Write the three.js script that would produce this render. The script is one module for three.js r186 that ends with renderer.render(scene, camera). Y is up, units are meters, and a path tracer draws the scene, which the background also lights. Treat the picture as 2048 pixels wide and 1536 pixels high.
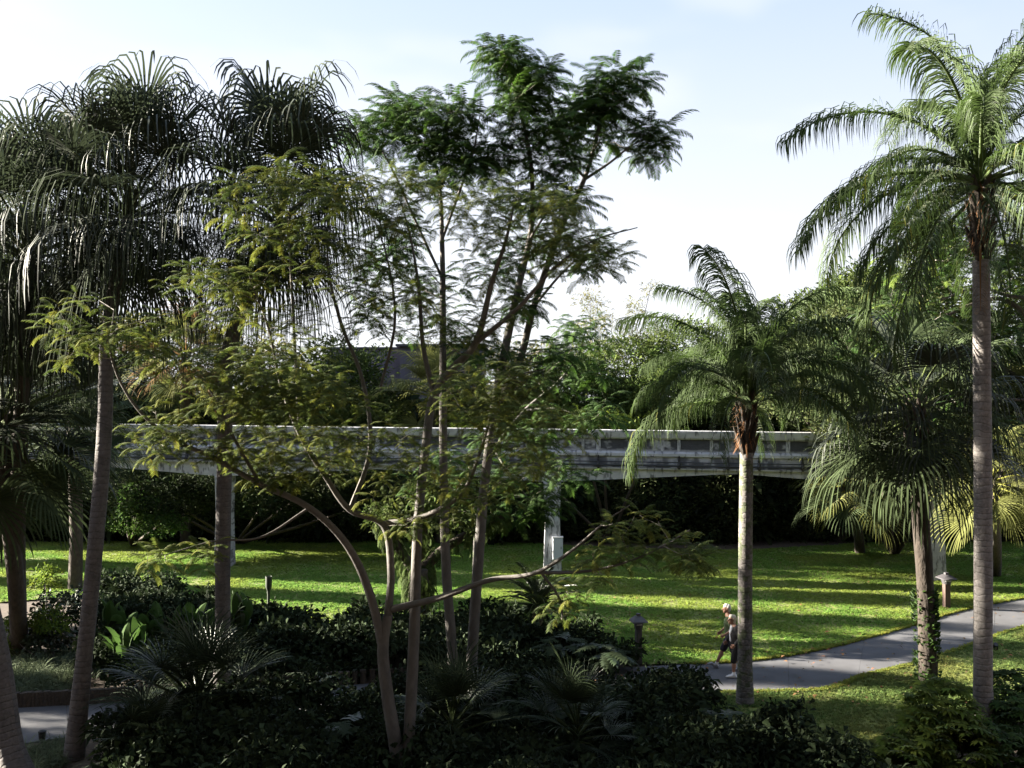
import * as THREE from 'three';
import { mergeGeometries } from 'three/addons/utils/BufferGeometryUtils.js';
import { MarchingCubes } from 'three/addons/objects/MarchingCubes.js';
import { RoundedBoxGeometry } from 'three/addons/geometries/RoundedBoxGeometry.js';

// ------------------------------------------------------------------ camera, sky, sun, exposure
const W = 1024, H = 768;
const scene = new THREE.Scene();
const camera = new THREE.PerspectiveCamera(45, W / H, 0.1, 900);
const EYE = 7.3;
camera.position.set(0, EYE, 0);
camera.rotation.x = Math.atan(32 / 1854);
camera.updateMatrixWorld();
const EXPOSURE = 9;
const SUN_EL = 17 * Math.PI / 180, SUN_AZ = 12 * Math.PI / 180;             // azimuth: from due left, turned away from the camera
const toSun = new THREE.Vector3(-Math.cos(SUN_AZ) * Math.cos(SUN_EL), Math.sin(SUN_EL), -Math.sin(SUN_AZ) * Math.cos(SUN_EL));

function lerp(a, b, t) { return a + (b - a) * t; }
function clamp(x, a, b) { return Math.max(a, Math.min(b, x)); }
function smooth(a, b, x) { const t = clamp((x - a) / (b - a), 0, 1); return t * t * (3 - 2 * t); }
function rng(seed) { let s = seed | 0; return () => { s = (s + 0x6d2b79f5) | 0; let t = Math.imul(s ^ (s >>> 15), 1 | s); t = (t + Math.imul(t ^ (t >>> 7), 61 | t)) ^ t; return ((t ^ (t >>> 14)) >>> 0) / 4294967296; }; }
function hash(x, y, s) { let h = Math.imul(x | 0, 374761393) + Math.imul(y | 0, 668265263) + Math.imul(s | 0, 1442695041); h = Math.imul(h ^ (h >>> 13), 1274126177); return ((h ^ (h >>> 16)) >>> 0) / 4294967296; }
function noise(x, y, px, py, s) {                                           // tileable value noise with periods px, py
  const xi = Math.floor(x), yi = Math.floor(y), fx = x - xi, fy = y - yi, u = fx * fx * (3 - 2 * fx), v = fy * fy * (3 - 2 * fy);
  const m = (a, b) => ((a % b) + b) % b;
  const h = (i, j) => hash(m(xi + i, px), m(yi + j, py), s);
  return lerp(lerp(h(0, 0), h(1, 0), u), lerp(h(0, 1), h(1, 1), u), v);
}
function fbm(x, y, px, py, s, n = 4) { let r = 0, a = 0.5; for (let i = 0; i < n; i++) { r += a * noise(x, y, px, py, s + i * 17); x *= 2; y *= 2; px *= 2; py *= 2; a *= 0.5; } return r / (1 - Math.pow(0.5, n)); }

{
  const w = 1024, h = 512, data = new Float32Array(w * h * 4);
  for (let j = 0; j < h; j++) for (let i = 0; i < w; i++) {
    const up = ((j + 0.5) / h - 0.5) * Math.PI, az = ((i + 0.5) / w - 0.5) * 2 * Math.PI;
    const d = [Math.cos(az) * Math.cos(up), Math.sin(up), Math.sin(az) * Math.cos(up)];
    const ang = Math.acos(clamp(d[0] * toSun.x + d[1] * toSun.y + d[2] * toSun.z, -1, 1)) * 180 / Math.PI;
    const t = smooth(0, 34, up * 180 / Math.PI);
    const glow = 2.2 * Math.exp(-ang / 17) + 0.45 * Math.exp(-ang / 42);
    const cir = smooth(0.52, 0.8, fbm(az * 6 + up * 5, up * 22, 1000, 1000, 5, 4)) * smooth(2, 16, up * 180 / Math.PI) * 0.28;
    const hor = [1.08, 1.11, 1.16], zen = [0.47, 0.65, 1.0], g = [1, 0.97, 0.93], low = [0.10, 0.11, 0.08];
    for (let c = 0; c < 3; c++) {
      let v = lerp(hor[c], zen[c], t) + glow * g[c];
      v = lerp(v, Math.max(v, 1.15), cir);
      if (d[1] < 0) v = lerp(v, low[c], smooth(0, 0.04, -d[1]));
      data[(j * w + i) * 4 + c] = v / EXPOSURE;
    }
    data[(j * w + i) * 4 + 3] = 1;
  }
  const tex = new THREE.DataTexture(data, w, h, THREE.RGBAFormat, THREE.FloatType);
  tex.mapping = THREE.EquirectangularReflectionMapping; tex.magFilter = THREE.LinearFilter; tex.minFilter = THREE.LinearFilter; tex.needsUpdate = true;
  scene.background = tex; scene.environment = tex;
}
const sun = new THREE.DirectionalLight(new THREE.Color(1.0, 0.92, 0.78), 5);
sun.position.copy(toSun).multiplyScalar(150).add(new THREE.Vector3(0, 0, -30));
sun.target.position.set(0, 0, -30);
sun.castShadow = true; sun.shadow.mapSize.set(4096, 4096);
Object.assign(sun.shadow.camera, { left: -70, right: 70, top: 40, bottom: -40, near: 1, far: 320 });
scene.add(sun, sun.target);
const renderer = new THREE.WebGLRenderer({ antialias: true });
renderer.setSize(W, H);
renderer.toneMapping = THREE.LinearToneMapping;
renderer.toneMappingExposure = EXPOSURE;
renderer.shadowMap.enabled = true;

// ------------------------------------------------------------------ helpers
const V = (x, y, z) => new THREE.Vector3(x, y, z);
const F = 1854.1;                                                           // photo pixels (2048 wide) per unit of slope
const pitch = camera.rotation.x;
function ray(px, py) { return V((px - 1024) / F, (768 - py) / F, -1).applyAxisAngle(V(1, 0, 0), pitch); }
function P(px, py, d) { const r = ray(px, py); return r.multiplyScalar(d / -r.z).add(camera.position); }   // point at depth d metres
function G(px, py, y = 0) { const r = ray(px, py); return r.multiplyScalar((y - EYE) / r.y).add(camera.position); } // point on the ground
const names = {};
function numbered(n) { const k = names[n] = (names[n] ?? -1) + 1; return k ? n + '_' + String(k).padStart(3, '0') : n; }
function thing(name, label, category, pos, group) {
  const o = new THREE.Group(); o.name = numbered(name); if (pos) o.position.copy(pos);
  o.userData = { label, category }; if (group) o.userData.group = group;
  scene.add(o); return o;
}
function part(parent, name, geo, mat, kind) {
  const m = new THREE.Mesh(geo, mat); m.name = name; m.castShadow = m.receiveShadow = true; if (kind) m.userData.kind = kind;
  parent.add(m); return m;
}
function struct(name, geo, mat) { const m = new THREE.Mesh(geo, mat); m.name = name; m.castShadow = m.receiveShadow = true; m.userData.kind = 'structure'; scene.add(m); return m; }
function instances(parent, name, geo, mat, list, colors) {
  const m = new THREE.InstancedMesh(geo, mat, list.length); m.name = name; m.castShadow = m.receiveShadow = true; m.userData.kind = 'stuff';
  list.forEach((x, i) => { m.setMatrixAt(i, x); if (colors) m.setColorAt(i, colors[i]); });
  parent.add(m); return m;
}
function M4(pos, yaw, pitchZ, roll, s) {
  const q = new THREE.Quaternion().setFromEuler(new THREE.Euler(roll, yaw, pitchZ, 'YZX'));
  return new THREE.Matrix4().compose(pos, q, typeof s === 'number' ? V(s, s, s) : s);
}
// tapered tube through points; uv in metres
function tube(pts, radii, sides = 8, closeTop = true, wob = 0, seed = 1) {
  const n = pts.length, pos = [], uv = [], idx = [];
  let t = pts[1].clone().sub(pts[0]).normalize(), nrm = Math.abs(t.y) > 0.9 ? V(1, 0, 0) : V(0, 1, 0);
  nrm.sub(t.clone().multiplyScalar(nrm.dot(t))).normalize();
  let len = 0;
  for (let i = 0; i < n; i++) {
    const tt = pts[Math.min(n - 1, i + 1)].clone().sub(pts[Math.max(0, i - 1)]).normalize();
    nrm.sub(tt.clone().multiplyScalar(nrm.dot(tt))).normalize();
    const b = tt.clone().cross(nrm);
    if (i) len += pts[i].distanceTo(pts[i - 1]);
    for (let k = 0; k <= sides; k++) {
      const a = k / sides * Math.PI * 2, r = radii[i] * (1 + wob * (hash(i, k % sides, seed) - 0.5));
      pos.push(pts[i].x + (nrm.x * Math.cos(a) + b.x * Math.sin(a)) * r, pts[i].y + (nrm.y * Math.cos(a) + b.y * Math.sin(a)) * r, pts[i].z + (nrm.z * Math.cos(a) + b.z * Math.sin(a)) * r);
      uv.push(k / sides * Math.PI * 2 * radii[0], len);
    }
  }
  const S = sides + 1;
  for (let i = 0; i < n - 1; i++) for (let k = 0; k < sides; k++) { const a = i * S + k, b = a + 1, c = a + S, d = c + 1; idx.push(a, b, c, b, d, c); }
  if (closeTop) { const c = pos.length / 3; pos.push(pts[n - 1].x, pts[n - 1].y, pts[n - 1].z); uv.push(0, len); for (let k = 0; k < sides; k++) idx.push((n - 1) * S + k, (n - 1) * S + k + 1, c); }
  const g = new THREE.BufferGeometry();
  g.setAttribute('position', new THREE.Float32BufferAttribute(pos, 3)); g.setAttribute('uv', new THREE.Float32BufferAttribute(uv, 2)); g.setIndex(idx); g.computeVertexNormals();
  return g;
}
function spline(pts, radii, n) {
  const c = new THREE.CatmullRomCurve3(pts, false, 'centripetal'), out = [], rr = [];
  for (let i = 0; i <= n; i++) { const t = i / n; out.push(c.getPoint(t)); const f = t * (radii.length - 1), k = Math.min(radii.length - 2, Math.floor(f)); rr.push(lerp(radii[k], radii[k + 1], f - k)); }
  return [out, rr];
}
// ribbons and blades, joined into one geometry, with vertex colours
class Blades {
  constructor() { this.p = []; this.i = []; this.c = []; }
  ribbon(pts, widths, side, col = [1, 1, 1], tip = null) {
    const s = side.clone();
    let first = this.p.length / 3;
    const n = pts.length;
    for (let k = 0; k < n; k++) {
      const t = pts[Math.min(n - 1, k + 1)].clone().sub(pts[Math.max(0, k - 1)]).normalize();
      s.sub(t.clone().multiplyScalar(s.dot(t))); if (s.lengthSq() < 1e-6) s.copy(side); s.normalize();
      const w = widths[k] / 2, q = pts[k];
      const c = tip ? [0, 1, 2].map((j) => lerp(col[j], tip[j], k / (n - 1))) : col;
      if (k === n - 1 && w < 1e-4) { this.p.push(q.x, q.y, q.z); this.c.push(...c); this.i.push(first - 2, first - 1, first); }
      else {
        this.p.push(q.x - s.x * w, q.y - s.y * w, q.z - s.z * w, q.x + s.x * w, q.y + s.y * w, q.z + s.z * w); this.c.push(...c, ...c);
        if (k) this.i.push(first - 2, first - 1, first, first - 1, first + 1, first);
        first += 2;
      }
    }
  }
  add(geo, col = [1, 1, 1]) {
    const b = this.p.length / 3, a = geo.attributes.position;
    for (let k = 0; k < a.count; k++) { this.p.push(a.getX(k), a.getY(k), a.getZ(k)); this.c.push(...col); }
    for (const k of geo.index.array) this.i.push(k + b);
  }
  build() {
    const g = new THREE.BufferGeometry();
    g.setAttribute('position', new THREE.Float32BufferAttribute(this.p, 3)); g.setAttribute('color', new THREE.Float32BufferAttribute(this.c, 3)); g.setIndex(this.i); g.computeVertexNormals();
    return g;
  }
}

// ------------------------------------------------------------------ materials
function texture(w, h, f, srgb = false) {
  const d = new Uint8Array(w * h * 4);
  for (let j = 0; j < h; j++) for (let i = 0; i < w; i++) { const c = f(i / w, j / h), k = (j * w + i) * 4; if (typeof c === 'number') d[k] = d[k + 1] = d[k + 2] = clamp(c, 0, 1) * 255; else { d[k] = clamp(c[0], 0, 1) * 255; d[k + 1] = clamp(c[1], 0, 1) * 255; d[k + 2] = clamp(c[2], 0, 1) * 255; } d[k + 3] = 255; }
  const t = new THREE.DataTexture(d, w, h); t.wrapS = t.wrapT = THREE.RepeatWrapping; t.magFilter = THREE.LinearFilter; t.minFilter = THREE.LinearMipmapLinearFilter; t.generateMipmaps = true; if (srgb) t.colorSpace = THREE.SRGBColorSpace; t.needsUpdate = true; return t;
}
function rep(t, x, y) { const c = t.clone(); c.repeat.set(x, y); c.needsUpdate = true; return c; }
const sr = (c) => Math.pow(clamp(c, 0, 1), 1 / 2.2);                        // linear to display, for colour maps
const leafMat = (r, g, b, trans = 0.4, rough = 0.95, spec = 0.15) => new THREE.MeshPhysicalMaterial({ color: new THREE.Color().setRGB(r, g, b), roughness: rough, transmission: trans, thickness: 0, specularIntensity: spec, side: THREE.DoubleSide, vertexColors: true });
const ringBump = texture(128, 512, (u, v) => { const r = (v * 22 + 1.1 * fbm(u * 2, v * 10, 2, 10, 3)) % 1; return 0.45 + 0.35 * smooth(0, 0.18, r) * (1 - smooth(0.75, 1, r)) + 0.3 * (fbm(u * 16, v * 64, 16, 64, 7) - 0.5); });
const palmCol = texture(128, 512, (u, v) => { const n = fbm(u * 4, v * 14, 4, 14, 21), f = fbm(u * 20, v * 90, 20, 90, 22, 3), r = (v * 22 + 1.1 * fbm(u * 2, v * 10, 2, 10, 3)) % 1; const k = 0.75 + 0.5 * (n - 0.5) + 0.55 * (f - 0.5) - 0.22 * (1 - smooth(0, 0.2, r)); return [sr(0.21 * k), sr(0.19 * k), sr(0.178 * k)]; }, true);
const lichen = texture(128, 512, (u, v) => { const n = fbm(u * 6, v * 24, 6, 24, 31), f = fbm(u * 20, v * 90, 20, 90, 32, 3), m = smooth(0.5, 0.62, n); const k = 0.7 + 0.9 * (f - 0.5); return [sr(lerp(0.175, 0.105, m) * k), sr(lerp(0.16, 0.12, m) * k), sr(lerp(0.15, 0.065, m) * k)]; }, true);
const palmBark = new THREE.MeshStandardMaterial({ map: rep(palmCol, 1.2, 0.33), bumpMap: rep(ringBump, 1.2, 0.33), bumpScale: 0.02, roughness: 0.9 });
const lichenBark = new THREE.MeshStandardMaterial({ map: rep(lichen, 1.2, 0.33), bumpMap: rep(ringBump, 1.2, 0.33), bumpScale: 0.02, roughness: 0.92 });
const roughBump = texture(128, 256, (u, v) => fbm(u * 10, v * 8, 10, 8, 41) * 0.7 + 0.3 * fbm(u * 30, v * 30, 30, 30, 42));
const roughCol = texture(128, 256, (u, v) => { const k = 0.5 + fbm(u * 8, v * 10, 8, 10, 43); return [sr(0.06 * k), sr(0.046 * k), sr(0.035 * k)]; }, true);
const greyPalmBark = palmBark.clone(); greyPalmBark.color.setRGB(0.55, 0.53, 0.54);
const brownBark = new THREE.MeshStandardMaterial({ map: rep(roughCol, 1.5, 0.8), bumpMap: rep(roughBump, 1.5, 0.8), bumpScale: 0.035, roughness: 0.95 });
const darkBark = brownBark.clone(); darkBark.color.setRGB(0.5, 0.47, 0.45);
const smoothCol = texture(128, 256, (u, v) => { const k = 0.62 + 0.75 * fbm(u * 5, v * 9, 5, 9, 53), m = 0.25 * (fbm(u * 24, v * 40, 24, 40, 57, 3) - 0.5); return [sr(0.085 * k + m * 0.08), sr(0.076 * k + m * 0.08), sr(0.068 * k + m * 0.07)]; }, true);
const greyBark = new THREE.MeshStandardMaterial({ map: rep(smoothCol, 1.5, 0.6), bumpMap: rep(roughBump, 2, 1.2), bumpScale: 0.012, roughness: 0.85 });
const twigMat = new THREE.MeshStandardMaterial({ color: new THREE.Color().setRGB(0.19, 0.17, 0.15), roughness: 0.8 });
const fibre = new THREE.MeshStandardMaterial({ color: new THREE.Color().setRGB(0.16, 0.075, 0.03), roughness: 1, side: THREE.DoubleSide });
const L = {
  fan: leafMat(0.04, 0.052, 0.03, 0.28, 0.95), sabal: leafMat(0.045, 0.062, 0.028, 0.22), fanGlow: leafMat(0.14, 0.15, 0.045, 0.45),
  queen: leafMat(0.05, 0.08, 0.022, 0.42, 0.95, 0.4), palmetto: leafMat(0.028, 0.04, 0.022, 0.2),
  yellow: [leafMat(0.08, 0.11, 0.022, 0.45), leafMat(0.062, 0.088, 0.022, 0.45), leafMat(0.115, 0.135, 0.024, 0.45), leafMat(0.06, 0.082, 0.028, 0.4)],
  tall: [leafMat(0.035, 0.075, 0.015, 0.35), leafMat(0.045, 0.09, 0.015, 0.4), leafMat(0.03, 0.055, 0.014, 0.3)],
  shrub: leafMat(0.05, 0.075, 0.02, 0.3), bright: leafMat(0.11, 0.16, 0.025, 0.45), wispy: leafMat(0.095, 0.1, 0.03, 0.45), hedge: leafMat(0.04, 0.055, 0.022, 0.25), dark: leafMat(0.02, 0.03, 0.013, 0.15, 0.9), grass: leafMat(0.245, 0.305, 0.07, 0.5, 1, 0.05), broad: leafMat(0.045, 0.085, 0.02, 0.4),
};
const glossy = new THREE.MeshPhysicalMaterial({ color: new THREE.Color().setRGB(0.022, 0.034, 0.014), roughness: 0.42, specularIntensity: 0.6, side: THREE.DoubleSide, vertexColors: true });
const glossyFan = new THREE.MeshPhysicalMaterial({ color: new THREE.Color().setRGB(0.036, 0.044, 0.031), roughness: 0.62, specularIntensity: 0.5, side: THREE.DoubleSide, vertexColors: true });

// ------------------------------------------------------------------ ground, lawn, path
const soil = texture(512, 512, (u, v) => { const k = 0.35 + 1.1 * fbm(u * 24, v * 24, 24, 24, 61), m = hash(Math.floor(u * 256), Math.floor(v * 256), 8) * 0.5 + 0.75; return [sr(0.075 * k * m), sr(0.05 * k * m), sr(0.032 * k * m)]; }, true);
const soilMat = new THREE.MeshStandardMaterial({ map: rep(soil, 0.5, 0.5), roughness: 1 });
function flat(pts, y, step) {                                               // polygon in x,z laid at height y, uv in metres
  const s = new THREE.Shape(pts.map((p) => new THREE.Vector2(p.x, -p.z))), g = new THREE.ShapeGeometry(s);
  g.rotateX(-Math.PI / 2); g.translate(0, y, 0); return g;
}
struct('ground', flat([V(-350, 0, -420), V(350, 0, -420), V(350, 0, 30), V(-350, 0, 30)].reverse(), -0.03), soilMat);
const topPx = [[-400, 1440], [35, 1416], [290, 1402], [700, 1370], [1290, 1333], [1500, 1322], [1640, 1300], [1740, 1275], [1830, 1250], [1910, 1225], [2048, 1197], [2300, 1165]];
const botPx = [[-400, 1530], [45, 1487], [280, 1453], [700, 1425], [1380, 1390], [1500, 1386], [1650, 1380], [1725, 1354], [1810, 1334], [1900, 1306], [2048, 1255], [2300, 1205]];
const curveOf = (l) => new THREE.CatmullRomCurve3(l.map(([x, y]) => G(x, y)), false, 'centripetal');
const topC = curveOf(topPx), botC = curveOf(botPx);
const NP = 96, topL = topC.getPoints(NP), botL = botC.getPoints(NP);
const concrete = texture(512, 512, (u, v) => { const k = 0.72 + 0.5 * fbm(u * 6, v * 6, 6, 6, 71) + 0.22 * (hash(Math.floor(u * 512), Math.floor(v * 512), 9) - 0.5); return [sr(0.085 * k), sr(0.085 * k), sr(0.093 * k)]; }, true);
const pathMat = new THREE.MeshStandardMaterial({ map: rep(concrete, 0.4, 0.4), bumpMap: rep(concrete, 1.5, 1.5), bumpScale: 0.004, roughness: 0.9 });
{
  const path = new THREE.Group(); path.name = 'path'; path.userData.kind = 'structure'; scene.add(path);
  for (let s = 0; s < 8; s++) {
    const pos = [], uv = [], idx = [], a0 = s * 12, n = 13;
    const at = (c, k) => { let t = (a0 + k) / NP; if (k === 0 && s) t += 0.0002; if (k === 12 && s < 7) t -= 0.0002; return c.getPoint(clamp(t, 0, 1)); };
    for (let k = 0; k < n; k++) { const p = at(topC, k), q = at(botC, k); for (const [w, y] of [[p, -0.1], [p, 0.004], [q, 0.004], [q, -0.1]]) { pos.push(w.x, y, w.z); uv.push(w.x, w.z); } }
    for (let k = 0; k < n - 1; k++) for (let j = 0; j < 3; j++) { const a = k * 4 + j; idx.push(a, a + 1, a + 4, a + 1, a + 5, a + 4); }
    const e = (n - 1) * 4; idx.push(0, 2, 1, 0, 3, 2, e, e + 1, e + 2, e, e + 2, e + 3);
    const g = new THREE.BufferGeometry(); g.setAttribute('position', new THREE.Float32BufferAttribute(pos, 3)); g.setAttribute('uv', new THREE.Float32BufferAttribute(uv, 2)); g.setIndex(idx);
    const gg = g.toNonIndexed(); gg.computeVertexNormals(); part(path, 'slab', gg, pathMat);
  }
}
const lawnCol = texture(512, 512, (u, v) => { const k = 0.5 + fbm(u * 30, v * 30, 30, 30, 81, 3), m = fbm(u * 5, v * 5, 5, 5, 82); return [sr(lerp(0.12, 0.15, m) * k), sr(lerp(0.155, 0.16, m) * k), sr(0.028 * k)]; }, true);
const lawnMat = new THREE.MeshStandardMaterial({ map: rep(lawnCol, 0.25, 0.25), roughness: 1 });
const bedEdge = [[1255, 1330], [1180, 1290], [1060, 1270], [900, 1264], [640, 1262], [520, 1258], [470, 1235], [420, 1205], [200, 1190], [0, 1205], [-500, 1195]];
const lawnA = [...topL.slice(40).reverse().filter((p) => p.x > G(1270, 1335).x), ...bedEdge.map(([x, y]) => G(x, y)), ...[[-500, 1088], [200, 1084], [600, 1078], [1000, 1085], [1300, 1098], [1500, 1100], [1750, 1086], [2500, 1082]].map(([x, y]) => G(x, y))];
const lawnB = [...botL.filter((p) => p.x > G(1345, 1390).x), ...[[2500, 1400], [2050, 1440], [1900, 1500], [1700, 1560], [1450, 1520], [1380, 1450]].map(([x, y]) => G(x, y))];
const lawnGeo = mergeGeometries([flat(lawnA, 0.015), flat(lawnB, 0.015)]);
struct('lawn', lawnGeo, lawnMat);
function inside(p, poly) { let r = false; for (let i = 0, j = poly.length - 1; i < poly.length; j = i++) { const a = poly[i], b = poly[j]; if ((a.z > p.z) !== (b.z > p.z) && p.x < (b.x - a.x) * (p.z - a.z) / (b.z - a.z) + a.x) r = !r; } return r; }
{
  const R = rng(11), list = [], cols = [];
  const b = new Blades();
  for (let k = 0; k < 9; k++) { const a = R() * 6.28, l = 0.05 + 0.05 * R(), o = V((R() - 0.5) * 0.1, 0, (R() - 0.5) * 0.1), d = V(Math.cos(a) * 0.6, 0.9, Math.sin(a) * 0.6).normalize(), t = o.clone().addScaledVector(d, l), e = t.clone().add(V(Math.cos(a) * l * 0.6, -0.01, Math.sin(a) * l * 0.6)); b.ribbon([o, t, e], [0.016, 0.014, 0], V(-Math.sin(a), 0, Math.cos(a))); }
  const g = b.build();
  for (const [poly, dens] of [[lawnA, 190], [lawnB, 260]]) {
    let x0 = 1e9, x1 = -1e9, z0 = 1e9, z1 = -1e9; for (const p of poly) { x0 = Math.min(x0, p.x); x1 = Math.max(x1, p.x); z0 = Math.min(z0, p.z); z1 = Math.max(z1, p.z); }
    const n = (x1 - x0) * (z1 - z0) * dens;
    for (let k = 0; k < n; k++) {
      const p = V(lerp(x0, x1, R()), 0.01, lerp(z0, z1, R()));
      if (Math.abs(p.x) > 0.58 * -p.z + 1.5 || !inside(p, poly)) continue;
      const c = fbm(p.x * 0.35 + 60, p.z * 0.35 + 60, 999, 999, 91, 3), lump = fbm(p.x * 1.6 + 60, p.z * 1.6 + 60, 999, 999, 95, 3);
      if (lump < 0.33 && R() < 0.4) continue;
      list.push(M4(p, R() * 6.28, 0, 0, (0.45 + 0.5 * R()) * (0.55 + 0.8 * lump)));
      const y = smooth(0.35, 0.7, c) * 0.6 + 0.4 * R(), s = 0.7 + 0.6 * R();
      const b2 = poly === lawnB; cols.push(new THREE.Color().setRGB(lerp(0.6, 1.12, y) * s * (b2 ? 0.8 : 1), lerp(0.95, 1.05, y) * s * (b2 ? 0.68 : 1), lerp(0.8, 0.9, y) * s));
    }
  }
  for (const c of [topC, botC]) for (let k = 0; k < 2600; k++) { const p = c.getPoint(0.4 + 0.56 * R()); p.x += (R() - 0.5) * 0.12; p.z += (R() - 0.5) * 0.14; p.y = 0.012; list.push(M4(p, R() * 6.28, 0, 0, 0.35 + 0.6 * R())); cols.push(new THREE.Color().setRGB(0.8 + 0.4 * R(), 0.8 + 0.2 * R(), 0.7)); }
  { const lit = [], lc = [], lb = new Blades(); lb.ribbon([V(-0.06, 0, 0), V(0, 0.025, 0), V(0.06, 0.004, 0)], [0.012, 0.05, 0], V(0, 0, 1)); for (let k = 0; k < 900; k++) { const p = G(1000 + 1100 * R(), 1090 + 330 * R()); p.y = 0.05; lit.push(M4(p, R() * 6.28, (R() - 0.5) * 0.6, (R() - 0.5) * 0.8, 0.5 + R())); lc.push(new THREE.Color().setRGB(0.6 + R(), 0.6 + 0.5 * R(), 0.6)); } const q = instances(scene, 'leaf_litter', lb.build(), new THREE.MeshStandardMaterial({ color: new THREE.Color().setRGB(0.12, 0.075, 0.035), roughness: 0.9, side: THREE.DoubleSide, vertexColors: true }), lit, lc); q.userData = { kind: 'stuff', label: 'scattered dry brown fallen leaves on the lawn and path', category: 'fallen leaves' }; }
  const m = instances(scene, 'grass', g, L.grass, list, cols);
  m.userData = { kind: 'stuff', label: 'short mown green grass on the striped sunlit lawn beside the path', category: 'grass' };
}

// ------------------------------------------------------------------ foliage generators
const UP = V(0, 1, 0);
// pinnate frond in the xy plane, heading +x, starting at elevation e0 (deg) and arching down
function frond({ len, e0, sag, n, leaf, droop, seed, width = 0.028, start = 0.16, planes = 1, petiole = 0.03, yellow = 0 }) {
  const R = rng(seed), b = new Blades(), N = 22, pts = [];
  let p = V(0, 0, 0), z = 0;
  for (let k = 0; k <= N; k++) { pts.push(p.clone()); const s = k / N, e = (e0 - sag * Math.pow(s, 1.35)) * Math.PI / 180; z += (hash(k, seed, 4) - 0.5) * 0.015; p = p.clone().add(V(Math.cos(e), Math.sin(e), z).multiplyScalar(len / N)); }
  b.add(tube(pts, pts.map((_, k) => petiole * Math.pow(1 - k / (N + 1), 0.9) + 0.004), 5), [1.6, 1.5, 1.3]);
  for (let k = 0; k < n; k++) {
    const s = start + (1 - start) * (k + R() * 0.8) / n, f = s * N, i = Math.min(N - 1, Math.floor(f)), o = pts[i].clone().lerp(pts[i + 1], f - i), t = pts[i + 1].clone().sub(pts[i]).normalize();
    const nrm = V(-t.y, t.x, 0);
    for (const sd of [-1, 1]) {
      const l = leaf * (0.55 + 0.45 * Math.sin(Math.PI * clamp((s - start) / (1 - start) * 0.85 + 0.15, 0, 1))) * (0.8 + 0.4 * R());
      const up = planes ? (R() * 1.5 - 0.35) * planes : 0.3;
      let d = t.clone().multiplyScalar(0.45 + 0.3 * R()).addScaledVector(V(0, 0, 1), sd).addScaledVector(nrm, up).normalize();
      const q = [o.clone()], seg = 4; let c = o.clone();
      const dr = droop * (0.7 + 0.6 * R());
      for (let m = 0; m < seg; m++) { c = c.clone().addScaledVector(d, l / seg); q.push(c); d = d.clone().addScaledVector(V(0, -1, 0), dr * (m + 1) / seg * 1.2).normalize(); }
      const tone = 0.75 + 0.5 * R(), yl = R() < yellow ? 1 : 0, col = yl ? [2.6 * tone, 1.7 * tone, 0.8] : [tone, tone, tone];
      b.ribbon(q, [width * 0.6, width, width * 0.9, width * 0.6, 0], nrm.clone().addScaledVector(t, 0.5), col);
    }
  }
  return b.build();
}
// palmate leaf: petiole, then a fan of segments whose ends hang as ribbons
function fan({ R: rad, n, span, pet, e0, hang, seed, fold = 0.25, split = 0.5, w = 1, tipTone = 1, ragged = 0.25 }) {
  const R = rng(seed), b = new Blades(), pts = []; let p = V(0, 0, 0);
  for (let k = 0; k <= 8; k++) { pts.push(p.clone()); const e = (e0 - 26 * (k / 8)) * Math.PI / 180; p = p.clone().add(V(Math.cos(e), Math.sin(e), 0).multiplyScalar(pet / 8)); }
  b.add(tube(pts, pts.map((_, k) => lerp(0.035, 0.016, k / 8) * Math.min(1, rad)), 5), [1.7, 1.6, 1.2]);
  const t = pts[8].clone().sub(pts[7]).normalize(), o = pts[8], nrm = V(-t.y, t.x, 0), z = V(0, 0, 1), dth = span / n;
  for (let k = 0; k < n; k++) {
    const th = (-span / 2 + (k + 0.5) * dth) * Math.PI / 180, l = rad * (0.78 + 0.22 * Math.cos(th * 0.6)) * (1 - ragged * R() * 0.6);
    let d = t.clone().multiplyScalar(Math.cos(th)).addScaledVector(z, Math.sin(th)).addScaledVector(nrm, fold * Math.abs(Math.sin(th)) - 0.1 * R() * hang).normalize();
    const side = t.clone().multiplyScalar(-Math.sin(th)).addScaledVector(z, Math.cos(th)).addScaledVector(nrm, (R() - 0.5) * 0.7);
    const q = [], ws = [], a = Math.tan(dth * Math.PI / 360) * 2.05 * w; let c = o.clone();
    q.push(c.clone().addScaledVector(d, 0.04 * rad)); ws.push(a * 0.04 * rad + 0.01);
    c.addScaledVector(d, split * l); q.push(c.clone()); ws.push(a * split * l * 0.92);
    const rest = l * (1 - split) + hang * rad * (0.75 + 0.5 * R()), ns = 5;
    for (let m = 0; m < ns; m++) {
      d = d.clone().addScaledVector(V(0, -1, 0), hang * (m < 1 ? 0.2 : m < 2 ? 0.55 : 1.7) + 0.04).normalize();
      if (hang > 0.5 && m > 1) d.addScaledVector(V(R() - 0.5, 0, R() - 0.5), 0.12).normalize();
      c = c.clone().addScaledVector(d, rest / ns); q.push(c); ws.push(m === ns - 1 ? 0 : a * split * l * lerp(0.72, 0.3, m / ns));
    }
    const tone = 0.7 + 0.6 * R();
    b.ribbon(q, ws, side, [tone, tone, tone], [tone * tipTone, tone * tipTone, tone * tipTone]);
  }
  return b.build();
}
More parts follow.
